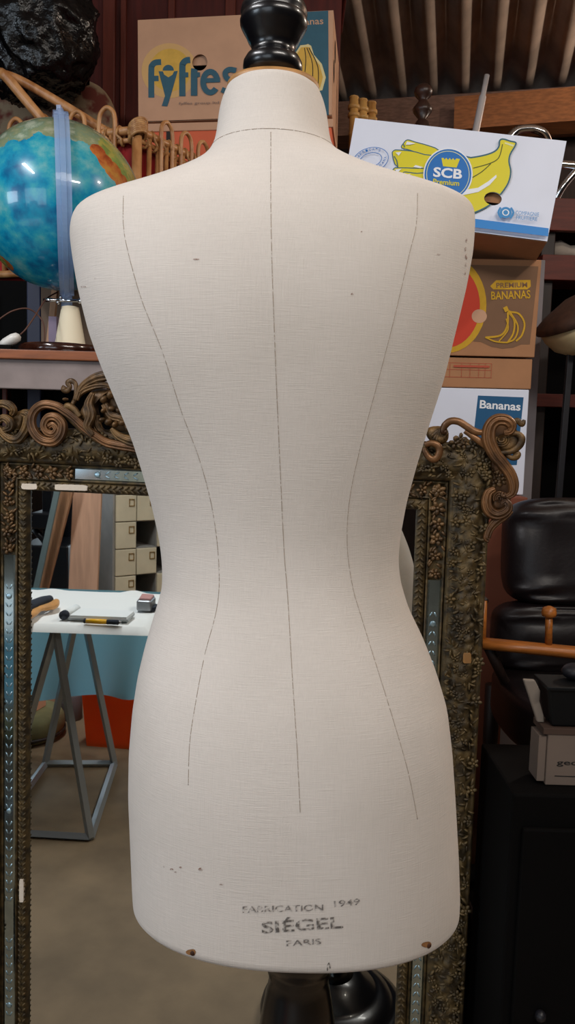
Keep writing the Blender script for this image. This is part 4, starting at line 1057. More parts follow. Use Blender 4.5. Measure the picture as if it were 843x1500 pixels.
ban([(290,252),(300,225),(330,222),(420,230),(500,252),(560,270),(640,400),(500,352),(330,338)], 3)
ban([(283,385),(300,342),(330,338),(420,340),(520,350),(560,420),(540,500),(420,470),(300,405)], 3)
ban([(345,410),(360,372),(380,366),(450,375),(560,378),(620,520),(480,520),(380,440)], 3)
for q in ([(300,262),(318,290),(325,330)],[(362,186),(368,205)],[(310,352),(300,390)]): pr.stroke(q, 6, LN)
pr.poly([(385,168),(440,182),(400,190),(376,190)], WHT); pr.poly([(310,240),(350,236),(330,262)], WHT); pr.poly([(425,335),(440,322),(490,336),(470,342)], WHT); pr.poly([(308,350),(350,346),(320,375)], WHT); pr.poly([(366,384),(410,380),(376,402)], WHT)
pr.conv = d3
big = [(-150,735),(0,727),(120,705),(195,675),(228,635),(233,590),(262,578),(320,595),(362,606),(356,635),(318,700),(308,760),(322,840),(302,930),(240,1022),(150,1110),(0,1180),(-150,1200)]
q = [(p.x, p.y) for p in smooth_path([(a, b, 0) for a, b in big], 4, True)]; pr.poly(q, YL); pr.stroke(q[3:70], 12, LN)
pr.poly([(275,603),(350,625),(340,640),(272,615)], CR)
for s_ in ([(20,812),(150,775),(225,728),(256,620)],[(0,895),(90,840),(162,775)]): pr.stroke(s_, 7, 5, sm=5)
pr.poly([(-60,990),(60,970),(140,920),(205,866),(208,886),(150,950),(60,1005),(-60,1030)], WHT)
pr.conv = d2
pr.ellipse((650,385), 160, 172, WHT, 8); pr.ellipse((650,385), 152, 164, BLU, 8)
ring_ = [(650+138*math.cos(t), 385+150*math.sin(t)) for t in [2*PI*i/50 for i in range(50)]]; pr.stroke(ring_, 4, CR, True)
pr.poly([(608,280),(622,278),(628,290),(640,278),(650,292),(662,279),(672,293),(684,280),(694,294),(705,282),(728,286),(706,342),(618,333)], YL)
pr.text('SCB', (553,398), (740,414), 62, WHT, .03); pr.text('Premium', (552,446), (722,460), 34, YL, .02)
rg = lambda rx, ry: [(150+rx*math.cos(t)*math.cos(-.26)-ry*math.sin(t)*math.sin(-.26), 292+rx*math.cos(t)*math.sin(-.26)+ry*math.sin(t)*math.cos(-.26)) for t in [2*PI*i/48 for i in range(48)]]
pr.stroke(rg(116,78), 4, BLU, True); pr.stroke(rg(72,44), 4, BLU, True)
pr.arc_text("AFRICA'S", (150,292), 88, 56, 222, 318, 17, BLU, -15, bold=.006); pr.arc_text('BEST BANANA', (150,292), 104, 68, 165, 15, 17, BLU, -15, bold=.006)
pr.conv = c4
pr.ellipse((605,357), 20, 19, 6); pr.ellipse((605,357), 12, 11, WHT); pr.ellipse((605,357), 8, 8, 6)
pr.stroke([(588,340),(580,357),(590,376)], 7, 6, sm=3); pr.stroke([(622,341),(631,358),(620,377)], 7, 6, sm=3)
pr.text('COMPAGNIE', (638,364), (717,371), 14, 6); pr.text('FRUITIERE', (640,380), (711,386), 13, 6)
pr.poly([(40,322),(510,380),(750,411),(748,438),(510,409),(30,350)], 7)
pr.build('printed_front', [M['scb_yellow'], M['scb_line'], M['scb_blue'], M['pure_white'], mat('pale print', (226,226,170), .6), mat('olive print line', (90,96,20), .6), M['logo_blue'], M['stripe_blue']], sc_, label='printed bananas, blue emblem and lettering')
# brown cartons under the white one
zz = zwb-.001
for i, (h, dx, nm, lb) in enumerate(((.36,.03,M['terracotta_card'],'reddish brown carton right under the white carton, beside the leather chair'),(.46,.0,M['terracotta_card'],'reddish brown carton in the middle of the stack behind the gilt frame'),(None,.02,M['kraft'],'brown carton on the floor at the bottom of the stack'))):
    h = h or zz; mm = yawed(Vector((wr.x-.55+.0+dx-.03, KD-.035+.01*i, zz)), ky)
    o = thing('plain_carton', lb, 'carton', tuple(mm @ Vector((.27,.16,-h))), 'banana cartons stacked behind the mirror')
    b = MB(); b.box((0,0,-h+.001), (.545,.33,-.001), 0, mm); b.build('body', nm, o, bevel=.003)
    t_ = MB(); t_.box((.24,-.0007,-h+.002), (.29,.0,-.002), 0, mm); t_.build('tape', M['kraft'], o, label='brown packing tape'); zz -= h
# grey board behind the stack
o = MB(); a = at(700, 378, 2.24); b = at(800, 378, 2.24); o.box((a.x, 2.24, 0), (b.x, 2.26, a.z)); tag(o.build('grey_board', M['grey_board'], bevel=.002), 'tall grey board standing behind the carton stack', 'board')
# chrome chair frame lying on the shelf
SHY = 2.42
sx0, sx1 = at(800, 300, SHY).x, at(800, 300, SHY).x+1.0
zA, zB = at(815, 290, SHY).z, at(815, 373, SHY).z
sh = thing('shelf_rack', 'red brown wooden shelf rack standing beside the carton stack', 'shelf', ((sx0+sx1)/2, SHY+.2, 0))
for z, h in ((zA,.095),(zB,.075),(zB-.42,.04),(zB-.9,.04)):
    o = MB(); o.box((sx0,SHY,z-h), (sx1,SHY+.022,z)); o.box((sx0,SHY+.022,z-.022), (sx1,SHY+.42,z)); o.build('shelf_board', M['red_brown_wood'], sh, bevel=.002)
for x in (sx0+.002, sx1-.045):
    for y in (SHY+.022, SHY+.375):
        o = MB(); o.box((x,y,0), (x+.042,y+.042,zA)); o.build('upright', M['dark_brown'], sh, bevel=.003)
o = MB(); o.box((sx0,SHY+.42,.05), (sx1,SHY+.435,zA)); o.build('back_panel', M['near_black'], sh)
ch = thing('upturned_chair', 'chrome tube chair lying upturned on top of the shelf rack', 'chair', (sx0+.3, SHY+.05, zA))
o = MB(); o.tube(smooth_path([at(745,205,SHY+.02), at(752,196,SHY+.02), at(762,190,SHY+.02), at(782,189,SHY+.02), at(797,195,SHY+.02), at(804,210,SHY+.03), at(806,236,SHY+.05), at(815,240,SHY+.05), at(850,243,SHY+.05), at(960,250,SHY+.05)], 8), .0125, 12); o.build('frame_tube', M['chrome'], ch)
o = MB(); e = at(815,282,SHY+.06); e.z = zA+.014; o.tube(smooth_path([e, at(826,272,SHY+.05), at(845,250,SHY+.05), at(880,215,SHY+.05), at(960,170,SHY+.08)], 6), .0125, 12); o.build('frame_tube', M['chrome'], ch)
o = MB(); e2 = at(930,240,SHY+.3); o.tube([Vector((e2.x,SHY+.3,zA+.001)), e2+Vector((0,0,.3))], .0125, 10); o.tube([Vector((e2.x,SHY+.06,zA+.001)), Vector((e2.x,SHY+.06,zA+.3))], .0125, 10); o.build('frame_leg', M['chrome'], ch, recalc=False)
# pale roll of cloth on the lower board
o = MB(); c = at(812,340,SHY+.10)
o.tube([Vector((sx0+.05+.03*i, SHY+.09, zB+.034+.004*math.sin(i*1.7))) for i in range(14)], [.022+.006*math.sin(i*2.1) for i in range(14)], 12, flat=1.1); tag(o.build('cloth_roll', M['bone_cloth']), 'pale rolled cloth on the shelf beside the white carton', 'cloth')
# lamp
LY = 2.02; lp = thing('standing_lamp', 'dark standing lamp with a cream shade tilted under a straw rim, above the chair', 'lamp', (at(866,700,LY).x, LY, 0))
p = at(870, 470, LY); LM = Matrix.Translation(p) @ Matrix.Rotation(math.radians(-24), 4, 'Y') @ Matrix.Rotation(math.radians(6), 4, 'X')
o = MB(); o.lathe([(.05,-.066),(.085,-.060),(.112,-.04),(.128,-.01),(.132,.012)], 40, 0, LM); o.build('lamp_shade', M['cream_shade'], lp)
o = MB(); o.lathe([(.134,.010),(.142,.014),(.142,.030),(.11,.05),(.05,.075),(.01,.08)], 40, 0, LM); o.build('shade_cover', M['dark_straw'], lp, label='dark straw cover')
pt = at(838, 493, LY); pbm = at(828, 580, LY); d = (pt-pbm)/(pt.z-pbm.z); d.x *= .35; base = pt-d*(pt.z-.02)
o = MB(); o.tube([base, pt, pt+Vector((.04,0,.02))], .0105, n=4, smooth=False); o.build('pole', M['black_metal'], lp, bevel=.001)
o = MB(); o.lathe([(.085,0),(.085,.012),(.03,.022),(.01,.024)], 32, 0, Matrix.Translation((base.x, base.y, 0))); o.build('base', M['black_metal'], lp)
# leather chair on a low chest
CYc = 1.66
def soft(mb, c, d, e=.45, puff=0, M_=None, seed=0, wr=.0, nu=56, nv=36):
    rows = []
    sp = lambda v, p: math.copysign(abs(v)**p, v)
    for i in range(nv+1):
        t = -PI/2+PI*i/nv; r = []
        for j in range(nu):
            a = 2*PI*j/nu
            q = Vector((sp(math.cos(t), e)*sp(math.cos(a), e), sp(math.cos(t), e)*sp(math.sin(a), .8), sp(math.sin(t), e)))
            k = 1+wr*mnoise.noise(Vector((q.x*2+seed, q.y*2, q.z*9)))
            p = Vector((q.x*d[0]/2, q.y*d[1]/2*k, q.z*d[2]/2)); r.append(Vector(c)+p if M_ is None else M_ @ p)
        rows.append(r)
    mb.grid(rows, wrap=True)
chs = thing('leather_armchair', 'black leather armchair with orange wood arm rails beside the carved frame', 'armchair', (at(840,900,CYc).x, CYc, .38))
tl = at(752, 737, CYc-.05); bl_ = at(752, 885, CYc-.05); cwid = .40
cxr = at(747,800,CYc-.05).x+cwid/2
RM = Matrix.Translation((cxr, CYc, (tl.z+bl_.z)/2)) @ Matrix.Rotation(math.radians(-8), 4, 'X')
o = MB(); soft(o, None, (cwid, .13, tl.z-bl_.z+.02), .40, 0, RM, 1, .22); bk = o.build('backrest', M['leather'], chs)
b = MB(); u = RM @ Vector((.0,-.066,-.01)); b.ell(u, (.012,.006,.012)); b.build('button', M['leather'], bk)
zlow = bl_.z-.005; z2 = at(752, 985, CYc-.05).z
RM2 = Matrix.Translation((cxr, CYc-.02, (zlow+z2)/2)) @ Matrix.Rotation(math.radians(-6), 4, 'X')
o = MB(); soft(o, None, (cwid+.04, .13, zlow-z2+.015), .40, 0, RM2, 4, .18); o.build('lower_cushion', M['leather'], chs)
o = MB(); soft(o, (cxr, CYc-.14, z2-.045), (cwid+.06, .36, .12), .35, 0, None, 7, .06); o.build('seat', M['leather'], chs)
aY = 1.47
aL = at(706, 942, aY); aR = at(843, 956, aY); aX = aR+(aR-aL)*1.2
def bar(name, pts, r, flat=1.0, m=M['orange_wood'], up=(0,1,0)):
    o = MB(); o.tube(pts, r, 10, 0, flat, up); return o.build(name, m, chs)
bar('arm_rail', [aL, aL.lerp(aR,.5), aR, aX], [.0115,.012,.0125,.012], 1.6)
for px, py in ((805,898),):
    t = at(px, py, aY); bt = at(px-1, 948, aY); bar('arm_post', [bt, t], .0072)
    o = MB(); o.lathe([(.003,.014),(.0125,.010),(.0145,.0),(.013,-.006),(.007,-.008)][::-1], 20, 0, Matrix.Translation(t)); o.build('post_knob', M['orange_wood'], chs)
bar('arm_post', [at(707,946,aY), at(709,880,aY)], .007)
bar('arm_stretcher', [at(712,880,aY), Vector((at(712,880,aY).x, CYc+.02, at(712,880,aY).z))], .006, m=M['dark_brown'])
for x in (cxr-cwid/2+.01, cxr+cwid/2-.01):
    for y in (CYc-.28, CYc+.05):
        o = MB(); o.tube([(x,y,.381),(x,y,z2-.06)], [.014,.018], 10); o.build('leg', M['dark_brown'], chs)
bar('side_rail', [at(714,944,aY), Vector((cxr-cwid/2+.01, CYc-.1, z2-.04))], .010, m=M['dark_brown'])
cs = thing('low_chest', 'black low chest standing under the leather armchair', 'chest', (cxr, CYc-.1, 0))
o = MB(); o.box((cxr-.24, CYc-.36, 0), (cxr+.30, CYc+.12, .38)); o.build('body', M['near_black'], cs, bevel=.004)
o = MB(); o.box((cxr-.245, CYc-.365, .362), (cxr+.305, CYc+.125, .3795)); o.build('lid', M['dark_brown'], cs, bevel=.003)
# dark cabinet in front with the white box
gY = 1.12
gl_, gr_ = at(790,1108,gY).x, at(960,1108,gY).x
gt, gb = at(800,1066,gY).z, at(800,1150,gY).z
cbn = thing('side_cabinet', 'very dark cabinet carrying the white lettered box', 'cabinet', ((gl_+gr_)/2, gY+.07, 0))
o = MB(); o.box((gl_-.045,gY-.03,0), (gr_+.04,gY+.16,gb-.001)); o.build('body', M['near_black'], cbn, bevel=.004)
o = MB(); o.box((gl_-.03,gY-.04,.06), (gr_+.02,gY-.03,gb-.05)); d_ = o.build('door', M['near_black'], cbn, bevel=.003)
o = MB(); o.ell((gl_+.01,gY-.047,.55), (.009,.009,.009)); o.build('knob', M['black_metal'], d_)
gb_ = thing('white_box', 'dull white box with black lettering on the dark cabinet', 'box', ((gl_+gr_)/2, gY+.06, gb))
MG = Matrix.Translation((gl_,gY,gt)) @ Matrix.Rotation(math.radians(0), 4, 'Z')
o = MB(); o.box((.012,0,-(gt-gb)), (gr_-gl_,.045,-.008), 0, MG); o.build('body', M['grey_white_card'], gb_, bevel=.0015)
o = MB(); o.box((.0,.004,-(gt-gb)+.004), (.012,.043,-.014), 0, MG); o.build('side_flap', M['grey_white_card'], gb_, bevel=.001)
o = MB(); o.box((.004,-.002,-.010), (gr_-gl_+.002,.047,-.0), 0, MG); o.build('lid', mat('dull brown card', (70,52,42), .8), gb_, bevel=.001)
def c6(x, y): return 700+.1696*x, 960+.1696*y
pr = Print(MG, c6); pr.text('geo', (683,944), (874,948), 46, 0, .015); pr.stroke([(665,1040),(1000,1052)], 8, 0)
pr.build('lettering', [M['print_black']], gb_)
tub = thing('dark_tray', 'black plastic tray sitting on the white lettered box', 'tray', ((gl_+gr_)/2, gY+.06, gt))
x0, x1 = at(805,1030,gY).x, gr_+.02; z1 = at(820,1006,gY).z
o = MB(); o.add([(x0+.008,gY+.004,gt+.001),(x1,gY+.004,gt+.001),(x1,gY+.043,gt+.001),(x0+.008,gY+.043,gt+.001),(x0-.004,gY-.006,z1),(x1,gY-.006,z1),(x1,gY+.052,z1),(x0-.004,gY+.052,z1)], [(0,3,2,1),(4,5,6,7),(0,1,5,4),(1,2,6,5),(2,3,7,6),(3,0,4,7)]); o.build('body', M['teal_black'], tub, bevel=.003)
o = MB(); o.box((x0-.007,gY-.009,z1-.004), (x1,gY+.055,z1+.002)); o.build('rim', M['teal_black'], tub, bevel=.0015)
p = at(832,999,gY+.03); o = MB(); o.ell((p.x+.012,gY+.03,z1+.015), (.022,.018,.013), None, 20, 12); tag(o.build('round_lid', M['black_metal']), 'small shiny dark lid lying on the black tray', 'lid')
o = MB(); P = [at(x, y, gY+.02) for x, y in ((767,995),(784,996),(792,1012),(791,1027),(797,1048),(797,1066),(787,1066),(776,1022))]
P[5].z = P[6].z = gt+.001
o.prism([(p.x, p.z) for p in P], gY+.018, gY+.026); tag(o.build('pale_card', M['pale_cloth'], bevel=.002), 'pale bent card leaning against the black tray', 'card')
# ------------------------------------------------------------------ the part of the barn that the mirror shows
def cloth_through(m, col, f=.5):
    nt = m.node_tree; N = nt.nodes; L = nt.links; t = N.new('ShaderNodeBsdfTranslucent'); t.inputs[0].default_value = lin(col)
    x = N.new('ShaderNodeMixShader'); x.inputs[0].default_value = f; L.new(N['Principled BSDF'].outputs[0], x.inputs[1]); L.new(t.outputs[0], x.inputs[2]); L.new(x.outputs[0], N['Material Output'].inputs[0])
m_('white_cloth', (232,234,232), 0.85, bump=.25, bscale=24, bdist=.004)
m_('teal_cloth', (128,196,216), 0.85, var=.06, vscale=6); cloth_through(M['teal_cloth'], (156,218,236), .65)
m_('table_top', (120,100,84), 0.5)
m_('cream_metal', (218,206,178), 0.5, var=.12, vscale=10)
m_('grey_metal', (150,146,140), 0.6, var=.2, vscale=8)
m_('brass', (170,138,84), 0.4, .6)
m_('orange_plank', (232,184,154), 0.65, var=.18, vscale=6, stretch=(8,8,.8))
m_('brown_plank', (180,132,96), 0.65, var=.3, vscale=8, stretch=(8,8,.8))
m_('blue_grey_plank', (120,138,140), 0.6, var=.15, vscale=8)
m_('orange_plastic', (252,130,50), 0.4); cloth_through(M['orange_plastic'], (255,140,60), .5)
m_('pouf_green', (128,124,84), 0.85, var=.25, vscale=12)
m_('peach_card', (222,170,138), 0.8)
m_('red_tin', (150,40,30), 0.5)
m_('grey_felt', (110,104,104), 0.9)
m_('wood_pale', (206,150,88), 0.5, var=.2, vscale=30)
m_('bristle', (38,44,56), 0.9)
m_('note_grey', (172,178,180), 0.6); m_('table_chrome', (176,182,186), .35, .55); m_('page_white', (228,232,232), 0.7)
m_('pen_yellow', (236,178,20), 0.4); m_('steel_grey', (150,152,156), 0.35, .6); m_('rose', (190,140,136), 0.5)
m_('machine_black', (18,20,26), 0.35)
def vec_refl(v): return v-MN*(2*v.dot(MN))
TZ = .745
FRt, FLt, BRt = vz(216, 921, TZ), vz(40, 915, TZ), vz(233, 870, TZ)
e1 = (FLt-FRt); e1.z = 0; e1.normalize()
e2 = Vector((-e1.y, e1.x, 0)); e2 = e2 if e2.dot(BRt-FRt) > 0 else -e2
TWd, TDp = 1.25, max(.5, (BRt-FRt).dot(e2))
def tp(a, b, z=0): return FRt+e1*a+e2*b+Vector((0,0,z))
TMx = Matrix(((e1.x,e2.x,0,FRt.x),(e1.y,e2.y,0,FRt.y),(0,0,1,0),(0,0,0,1)))
tb = thing('trestle_table', 'chrome trestle table reflected in the mirror under a white cloth', 'table', tuple(tp(TWd/2, TDp/2, -TZ)))
o = MB(); o.box((.012,.012,TZ-.022), (TWd,TDp-.012,TZ-.003), 0, TMx); o.build('tabletop', M['table_top'], tb, bevel=.002)
FLb, FRb, BRb, BLb = vz(-4,1222,0), vz(133,1230,0), vz(168,1122,0), vz(67,1122,0)
ap = vz(82,921,TZ-.03); apb = (BLb+BRb)/2+Vector((0,0,TZ-.03))
up = Vector((0,0,.011))
def sq(name, a, b, r=.0115):
    o = MB(); o.tube([a, b], r*1.3, n=4, smooth=False, up=(e1.x, e1.y, .3)); return o.build(name, M['table_chrome'], tb)
for a, b in ((FLb,FRb),(FRb,BRb),(BRb,BLb),(BLb,FLb)): sq('base_bar', a+up, b+up)
sq('leg', FLb+up, ap); sq('leg', FRb+up, ap); sq('leg', BLb+up, apb); sq('leg', BRb+up, apb); sq('top_bar', ap, apb)
# second trestle further along, out of the mirror's view, so the table stands
off = e1*.75
A2 = [q+off for q in (FLb,FRb,BRb,BLb,ap,apb)]
for a, b in ((0,1),(1,2),(2,3),(3,0)): sq('base_bar', A2[a]+up, A2[b]+up)
for a, b in ((0,4),(1,4),(2,5),(3,5)): sq('leg', A2[a]+up, A2[b])
# white cloth
o = MB(); rows = []
nx, ny = 60, 34
for i in range(ny+1):
    r = []
    for j in range(nx+1):
        a = (j/nx)*(TWd+.03)-.01; b = (i/ny)*(TDp+.0)-.006
        z = TZ+.002+.004*max(0, mnoise.noise(Vector((a*7, b*9, 2))))+(.016*max(0, mnoise.noise(Vector((a*9, 0, 4)))) if i > ny-4 else 0)
        if i == 0: z = TZ-.022
        if j == 0: z = min(z, TZ-.020)
        r.append(tp(a, b+.012*mnoise.noise(Vector((a*6,0,7))) if i == ny else b, z-TZ))
    rows.append(r)
o.grid(rows); wc_ = o.build('white_tablecloth', M['white_cloth'], recalc=False); tag(wc_, 'white cloth spread over the reflected table', 'tablecloth')
# teal cloth hanging behind
zb1 = at(197,1040,2.8)
o = MB(); rows = []
dist = (EYE-refl(tp(.2,TDp+.03,0))).length
zlow_ = (at(150,1030,refl(tp(.05,TDp+.03,0)).y)).z
for i in range(21):
    t = i/20; r = []
    for j in range(81):
        a = -.02+j/80*(TWd+.02); dip = .03*math.sin(a*7)+.02*math.sin(a*17+1)
        z = (TZ-.004)*(1-t)+(zlow_+dip*.6)*t
        r.append(tp(a+.04*t*(1-j/80), TDp+.062+.022*t*math.sin(a*24+1.3*math.sin(a*5))+.012*t, z-TZ))
    rows.append(r)
o.grid(rows); tc_ = o.build('teal_cloth', M['teal_cloth'], recalc=False); tag(tc_, 'teal blue cloth hanging behind the chrome trestle legs', 'cloth')
# small things on the table
def vprism(mb, pxs, z0, h, mi=0, zp=None):
    P = [vz(x, y, zp if zp else z0) for x, y in pxs]; k = len(P)
    mb.add([(p.x,p.y,z0) for p in P]+[(p.x,p.y,z0+h) for p in P], [tuple(range(k)), tuple(range(2*k-1,k-1,-1))]+[(i,(i+1)%k,(i+1)%k+k,i+k) for i in range(k)], mi)
TT = TZ+.008
nb = thing('notebook', 'grey notebook with white pages behind the yellow pen', 'notebook', tuple(vz(150,905,TT)))
o = MB(); vprism(o, [(100,908),(188,911),(198,901),(118,897)], TT, .010); o.build('cover', M['note_grey'], nb, bevel=.001)
o = MB(); vprism(o, [(103,905),(186,908),(197,899),(119,894)], TT+.010, .010, zp=TT+.01); o.build('pages', M['page_white'], nb)
o = MB(); a = vz(94,901,TT+.016); b = vz(113,891,TT+.016); o.tube([a, b], .0155, 14); o.build('rolled_sheet', M['page_white'], nb)
o = MB(); d = (b-a)*.12; o.tube([a-d*.2, a+d], .0165, 14); o.build('dark_end', M['bristle'], nb)
pn = thing('marker_pen', 'yellow and black marker pen lying before the notebook', 'pen', tuple(vz(150,910,TT)))
a, b = vz(124,909,TT+.008), vz(178,911.5,TT+.008)
for n_, t0, t1, m in (('barrel',.06,.62,M['pen_yellow']),('grip',.62,.93,M['bristle']),('end_cap',0,.06,M['bristle']),('tip',.93,1,M['chrome'])):
    o = MB(); o.tube([a.lerp(b,t0), a.lerp(b,t1)], .0085 if n_ != 'tip' else .006, 12); o.build(n_, m, pn)
tm = thing('tape_measure', 'silver and rose tape measure on the white cloth', 'tape measure', tuple(vz(213,893,TT)))
o = MB(); vprism(o, [(200,895),(222,896),(229,888),(207,886)], TT, .040); o.build('case', M['steel_grey'], tm, bevel=.008, seg=3)
o = MB(); vprism(o, [(204,894),(221,895),(227,888.5),(208,887)], TT+.036, .012, zp=TT); o.build('top_cap', M['rose'], tm, bevel=.006)
o = MB(); vprism(o, [(221,895.5),(229,894.5),(231,890),(226,889)], TT, .014); o.build('blade_mouth', M['bristle'], tm)
bs = thing('hand_brush', 'hand brush with a pale wooden back and dark bristles', 'brush', tuple(vz(60,895,TT)))
o = MB(); P = [vz(x, y, TT+.02) for x, y in ((38,905),(48,899),(58,892),(70,889),(79,886),(83,880))]
o.tube(smooth_path(P, 4), smoothlist([.014,.017,.013,.018,.020,.012], 21), 12, 0, .7, (0,0,1)); o.build('wooden_back', M['wood_pale'], bs)
o = MB(); P = [vz(x, y, TT+.03) for x, y in ((36,893),(50,886),(64,880),(74,877))]
o.tube(P, [.022,.022,.02,.016], 12, 0, .9, (0,0,1)); o.build('bristles', M['bristle'], bs)
# card index cabinet
cY0 = 4.15; th = math.radians(36)
v0 = at(167, 800, cY0); v0.z = 0
ve1 = Vector((math.cos(th), math.sin(th), 0)); ve2 = Vector((-math.sin(th), math.cos(th), 0))
c0 = refl(v0); ce1 = vec_refl(ve1); ce2 = vec_refl(ve2)
CM_ = Matrix(((ce1.x,ce2.x,0,c0.x),(ce1.y,ce2.y,0,c0.y),(0,0,1,0),(0,0,0,1)))
cw, rh, ncol, nrow = .125, .150, 4, 9
ci = thing('card_index_cabinet', 'cream metal card index cabinet with label holders and two missing drawers', 'cabinet', tuple(c0))
W_ = cw*ncol+.02; H_ = rh*nrow+.02
o = MB(); o.box((0,.012,0), (.01,.42,H_), 0, CM_); o.box((W_-.01,.012,0), (W_,.42,H_), 0, CM_); o.box((0,.41,0), (W_,.42,H_), 0, CM_); o.box((0,.012,H_-.01), (W_,.42,H_), 0, CM_); o.box((0,.012,0), (W_,.42,.01), 0, CM_)
for c in range(1, ncol): o.box((.01+cw*c-.002,.012,.01), (.01+cw*c+.002,.41,H_-.01), 0, CM_)
for r in range(1, nrow): o.box((.01,.012,.01+rh*r-.002), (W_-.01,.41,.01+rh*r+.002), 0, CM_)
o.build('carcass', M['grey_metal'], ci)
ztop_row = None
for r in range(nrow):
    for c in range(ncol):
        if (r, c) in ((5,1),(4,2),(3,1)): continue
        x0, z0 = .01+cw*c+.003, .01+rh*r+.003
        o = MB(); o.box((x0,0,z0), (x0+cw-.006,.30,z0+rh-.006), 0, CM_); d = o.build('drawer', M['cream_metal'], ci, bevel=.003)
        h = MB(); lx0, lz0 = x0+.075, z0+rh*.55
        for a0, b0 in (((lx0,lz0),(lx0+.032,lz0+.004)),((lx0,lz0+.036),(lx0+.032,lz0+.040)),((lx0,lz0),(lx0+.004,lz0+.04)),((lx0+.028,lz0),(lx0+.032,lz0+.04))): h.box((a0[0],-.004,a0[1]), (b0[0],.0,b0[1]), 0, CM_)
        h.build('label_holder', M['brass'], d)
# planks leaning by the cabinet
def vslab(name, pxs, Y, th_, m, lb, cat):
    P = [at(x, y, Y) for x, y in pxs]; k = len(P)
    for p in P:
        if p.z < .02: p.z = 0.001
    Q = [refl(p) for p in P]+[refl(p+Vector((0,th_,0))) for p in P]
    o = MB(); o.add(Q, [tuple(range(k)), tuple(range(2*k-1,k-1,-1))]+[(i,(i+1)%k,(i+1)%k+k,i+k) for i in range(k)]); return tag(o.build(name, m, bevel=.002), lb, cat)
vslab('plank', [(109,690),(150,690),(136,1040),(93,1040)], 3.92, .03, M['orange_plank'], 'broad orange pine plank standing beside the card cabinet', 'plank')
vslab('plank', [(97,690),(115,690),(26,1046),(8,1046)], 3.80, .03, M['brown_plank'], 'narrow brown plank leaning beside the orange plank', 'plank')
vslab('plank', [(86,690),(94,690),(18,1052),(9,1052)], 3.70, .02, M['blue_grey_plank'], 'thin blue grey batten leaning in front of the brown plank', 'plank')
mc = thing('machine', 'black workshop machine beyond the leaning planks', 'machine', tuple(vat(52, 1000, 4.6)*1) if False else tuple(Vector((vat(52,1000,4.5).x, vat(52,1000,4.5).y, 0))))
def vbx(name, x0, x1, y0, y1, Y, d, m, par, zb=None):
    a = at(x0, y1, Y); b = at(x1, y0, Y); zb_ = max(a.z, 0) if zb is None else zb
    vs = [refl(Vector(q)) for q in ((a.x,Y,zb_),(b.x,Y,zb_),(b.x,Y+d,zb_),(a.x,Y+d,zb_),(a.x,Y,b.z),(b.x,Y,b.z),(b.x,Y+d,b.z),(a.x,Y+d,b.z))]
    o = MB(); o.add(vs, [(0,3,2,1),(4,5,6,7),(0,1,5,4),(1,2,6,5),(2,3,7,6),(3,0,4,7)]); return o.build(name, m, par, bevel=.01)
vbx('cabinet_base', 30, 100, 800, 1200, 4.5, .5, M['machine_black'], mc, 0)
vbx('doorway_blocker', 66, 122, 690, 1200, 4.9, .05, M['machine_black'], mc, 0)  # added dark panel covering the bright doorway between the planks, no machine part
vbx('column', 62, 78, 690, 800, 4.6, .2, M['machine_black'], mc)
vbx('head', 44, 76, 752, 775, 4.5, .3, M['machine_black'], mc)
o = MB(); o.tube([vat(50,775,4.55), vat(64,790,4.55), vat(70,800,4.6)], .02, 8); o.build('arm', M['machine_black'], mc)
# orange crate, pouf, small boxes on the floor behind the table
vb = [vz(127,1092,0), vz(198,1098,0)]
cr_ = thing('plastic_crate', 'orange plastic crate on the floor beyond the trestle', 'crate', tuple((vb[0]+vb[1])/2))
ed = (vb[1]-vb[0]); ew = ed.length; ed.normalize(); en = Vector((-ed.y, ed.x, 0)); en = en if en.dot(tp(0,1)-tp(0,0)) > 0 else -en
def crate_ring(z, g): return [vb[0]-ed*g-en*g+Vector((0,0,z)), vb[1]+ed*g-en*g+Vector((0,0,z)), vb[1]+ed*g+en*(.3+g)+Vector((0,0,z)), vb[0]-ed*g+en*(.3+g)+Vector((0,0,z))]
o = MB(); o.grid([crate_ring(0,0), crate_ring(.30,.02), crate_ring(.30,.014), crate_ring(.01,-.006)], smooth=False, wrap=True); o.add(crate_ring(0,0), [(0,1,2,3)]); o.add(crate_ring(.01,-.006), [(0,1,2,3)]); o.build('body', M['orange_plastic'], cr_, bevel=.006, recalc=False)
o = MB(); o.grid([crate_ring(.285,.018), crate_ring(.285,.032), crate_ring(.305,.032), crate_ring(.305,.018)], smooth=False, wrap=True); o.build('rim', M['orange_plastic'], cr_, bevel=.003)
pc = vz(38, 1076, 0)
pf = thing('pouf', 'flat round olive green pouf on the floor beyond the trestle', 'pouf', tuple(pc))
o = MB(); o.lathe([(.14,0),(.165,.012),(.175,.05),(.172,.09),(.158,.115),(.10,.125),(.01,.127)], 48, 0, Matrix.Translation(pc)); o.build('body', M['pouf_green'], pf)
o = MB(); o.tube([pc+Vector((.173*math.cos(t), .173*math.sin(t), .03)) for t in [2*PI*i/48 for i in range(48)]], .008, 8, closed=True); o.build('piping', M['dark_brown'], pf)
o = MB(); o.box((-.10,-.06,.1275), (.07,.07,.24), 0, Matrix.Translation(pc)); tag(o.build('small_carton', M['peach_card'], bevel=.002), 'peach coloured carton sitting on the round pouf', 'carton')
p = vz(82, 1050, 0); o = MB(); o.box((-.035,-.04,0), (.035,.04,.15), 0, Matrix.Translation(p)); tag(o.build('small_carton', M['peach_card'], bevel=.002), 'slim peach carton standing on the floor beside the pouf', 'carton')
p = vz(106, 1052, 0); o = MB(); o.lathe([(.045,0),(.05,.01),(.05,.12),(.044,.13)], 24, 0, Matrix.Translation(p)); tag(o.build('grey_pot', M['grey_felt']), 'grey pot on the floor between pouf and orange crate', 'pot')
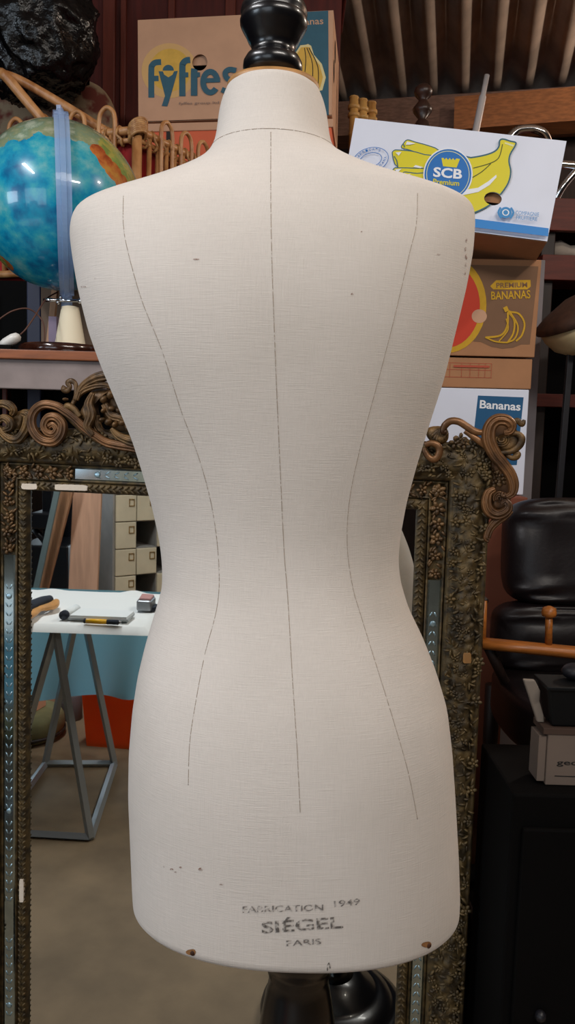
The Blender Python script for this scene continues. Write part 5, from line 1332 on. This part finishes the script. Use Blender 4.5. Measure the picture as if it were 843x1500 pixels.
o = MB(); o.lathe([(.042,.131),(.042,.19),(.036,.20),(.01,.202)], 24, 0, Matrix.Translation(p)); tag(o.build('red_tin', M['red_tin']), 'red tin standing on the grey pot', 'tin')

# ------------------------------------------------------------------ lamps
WORLD, EXPO = 0.25, 0.0
def LIGHTS():
    light('daylight_window', 'AREA', bl(-4.15,-3.1,1.8), 54, (.76,.88,1), 1.6, 1.2, (0,.4,1.2))
    light('daylight_door', 'AREA', bl(-1.35,-6.15,1.5), 74, (.82,.91,1), 3.8, 2.8, bl(-1.0,2,1.4))
    light('tube_light', 'AREA', (.75,-.6,2.8), 26, (1,.93,.86), 1.2, .12, (.3,.3,1.2))
    light('tube_light', 'AREA', (-1.25,.05,2.85), 36, (.98,.98,1), .12, 1.2, (-1.25,-.2,1.2))
    light('added_light', 'POINT', (2.5,3.1,2.85), 62, (1,.88,.74), .05)  # unseen point light, added to pick out the roof corrugations
    light('added_light', 'POINT', (1.35,.95,2.75), 21, (1,.89,.76), .05)  # unseen point light, added to brighten the carton stack and background
# ------------------------------------------------------------------ camera and light
cam = bpy.data.cameras.new('camera'); co = bpy.data.objects.new('camera', cam); COL.objects.link(co)
cam.sensor_fit = 'VERTICAL'; cam.sensor_height = 36; cam.sensor_width = 36; cam.lens = FPX/1500*36; cam.clip_start = .01
co.matrix_world = Matrix.Translation(EYE) @ RC.to_4x4()
SC.camera = co
def light(name, kind, loc, energy, col, size=1, size_y=None, target=None, spread=None):
    l = bpy.data.lights.new(name, kind); l.energy = energy; l.color = col
    if kind == 'AREA':
        l.size = size
        if size_y: l.shape = 'RECTANGLE'; l.size_y = size_y
        if spread: l.spread = spread
    elif kind != 'SUN': l.shadow_soft_size = size
    o = bpy.data.objects.new(name, l); COL.objects.link(o); o.location = loc
    if target is not None:
        o.rotation_euler = (Vector(target)-Vector(loc)).to_track_quat('-Z', 'Y').to_euler()
    return o
LIGHTS()
w = bpy.data.worlds.new('world'); SC.world = w; w.use_nodes = True
bg = w.node_tree.nodes['Background']; bg.inputs[0].default_value = (.75,.88,1,1); bg.inputs[1].default_value = WORLD
vs_ = SC.view_settings; vs_.view_transform = 'Standard'; vs_.look = 'None'; vs_.gamma = 1; vs_.use_curve_mapping = False; vs_.exposure = EXPO
SC.display_settings.display_device = 'sRGB'
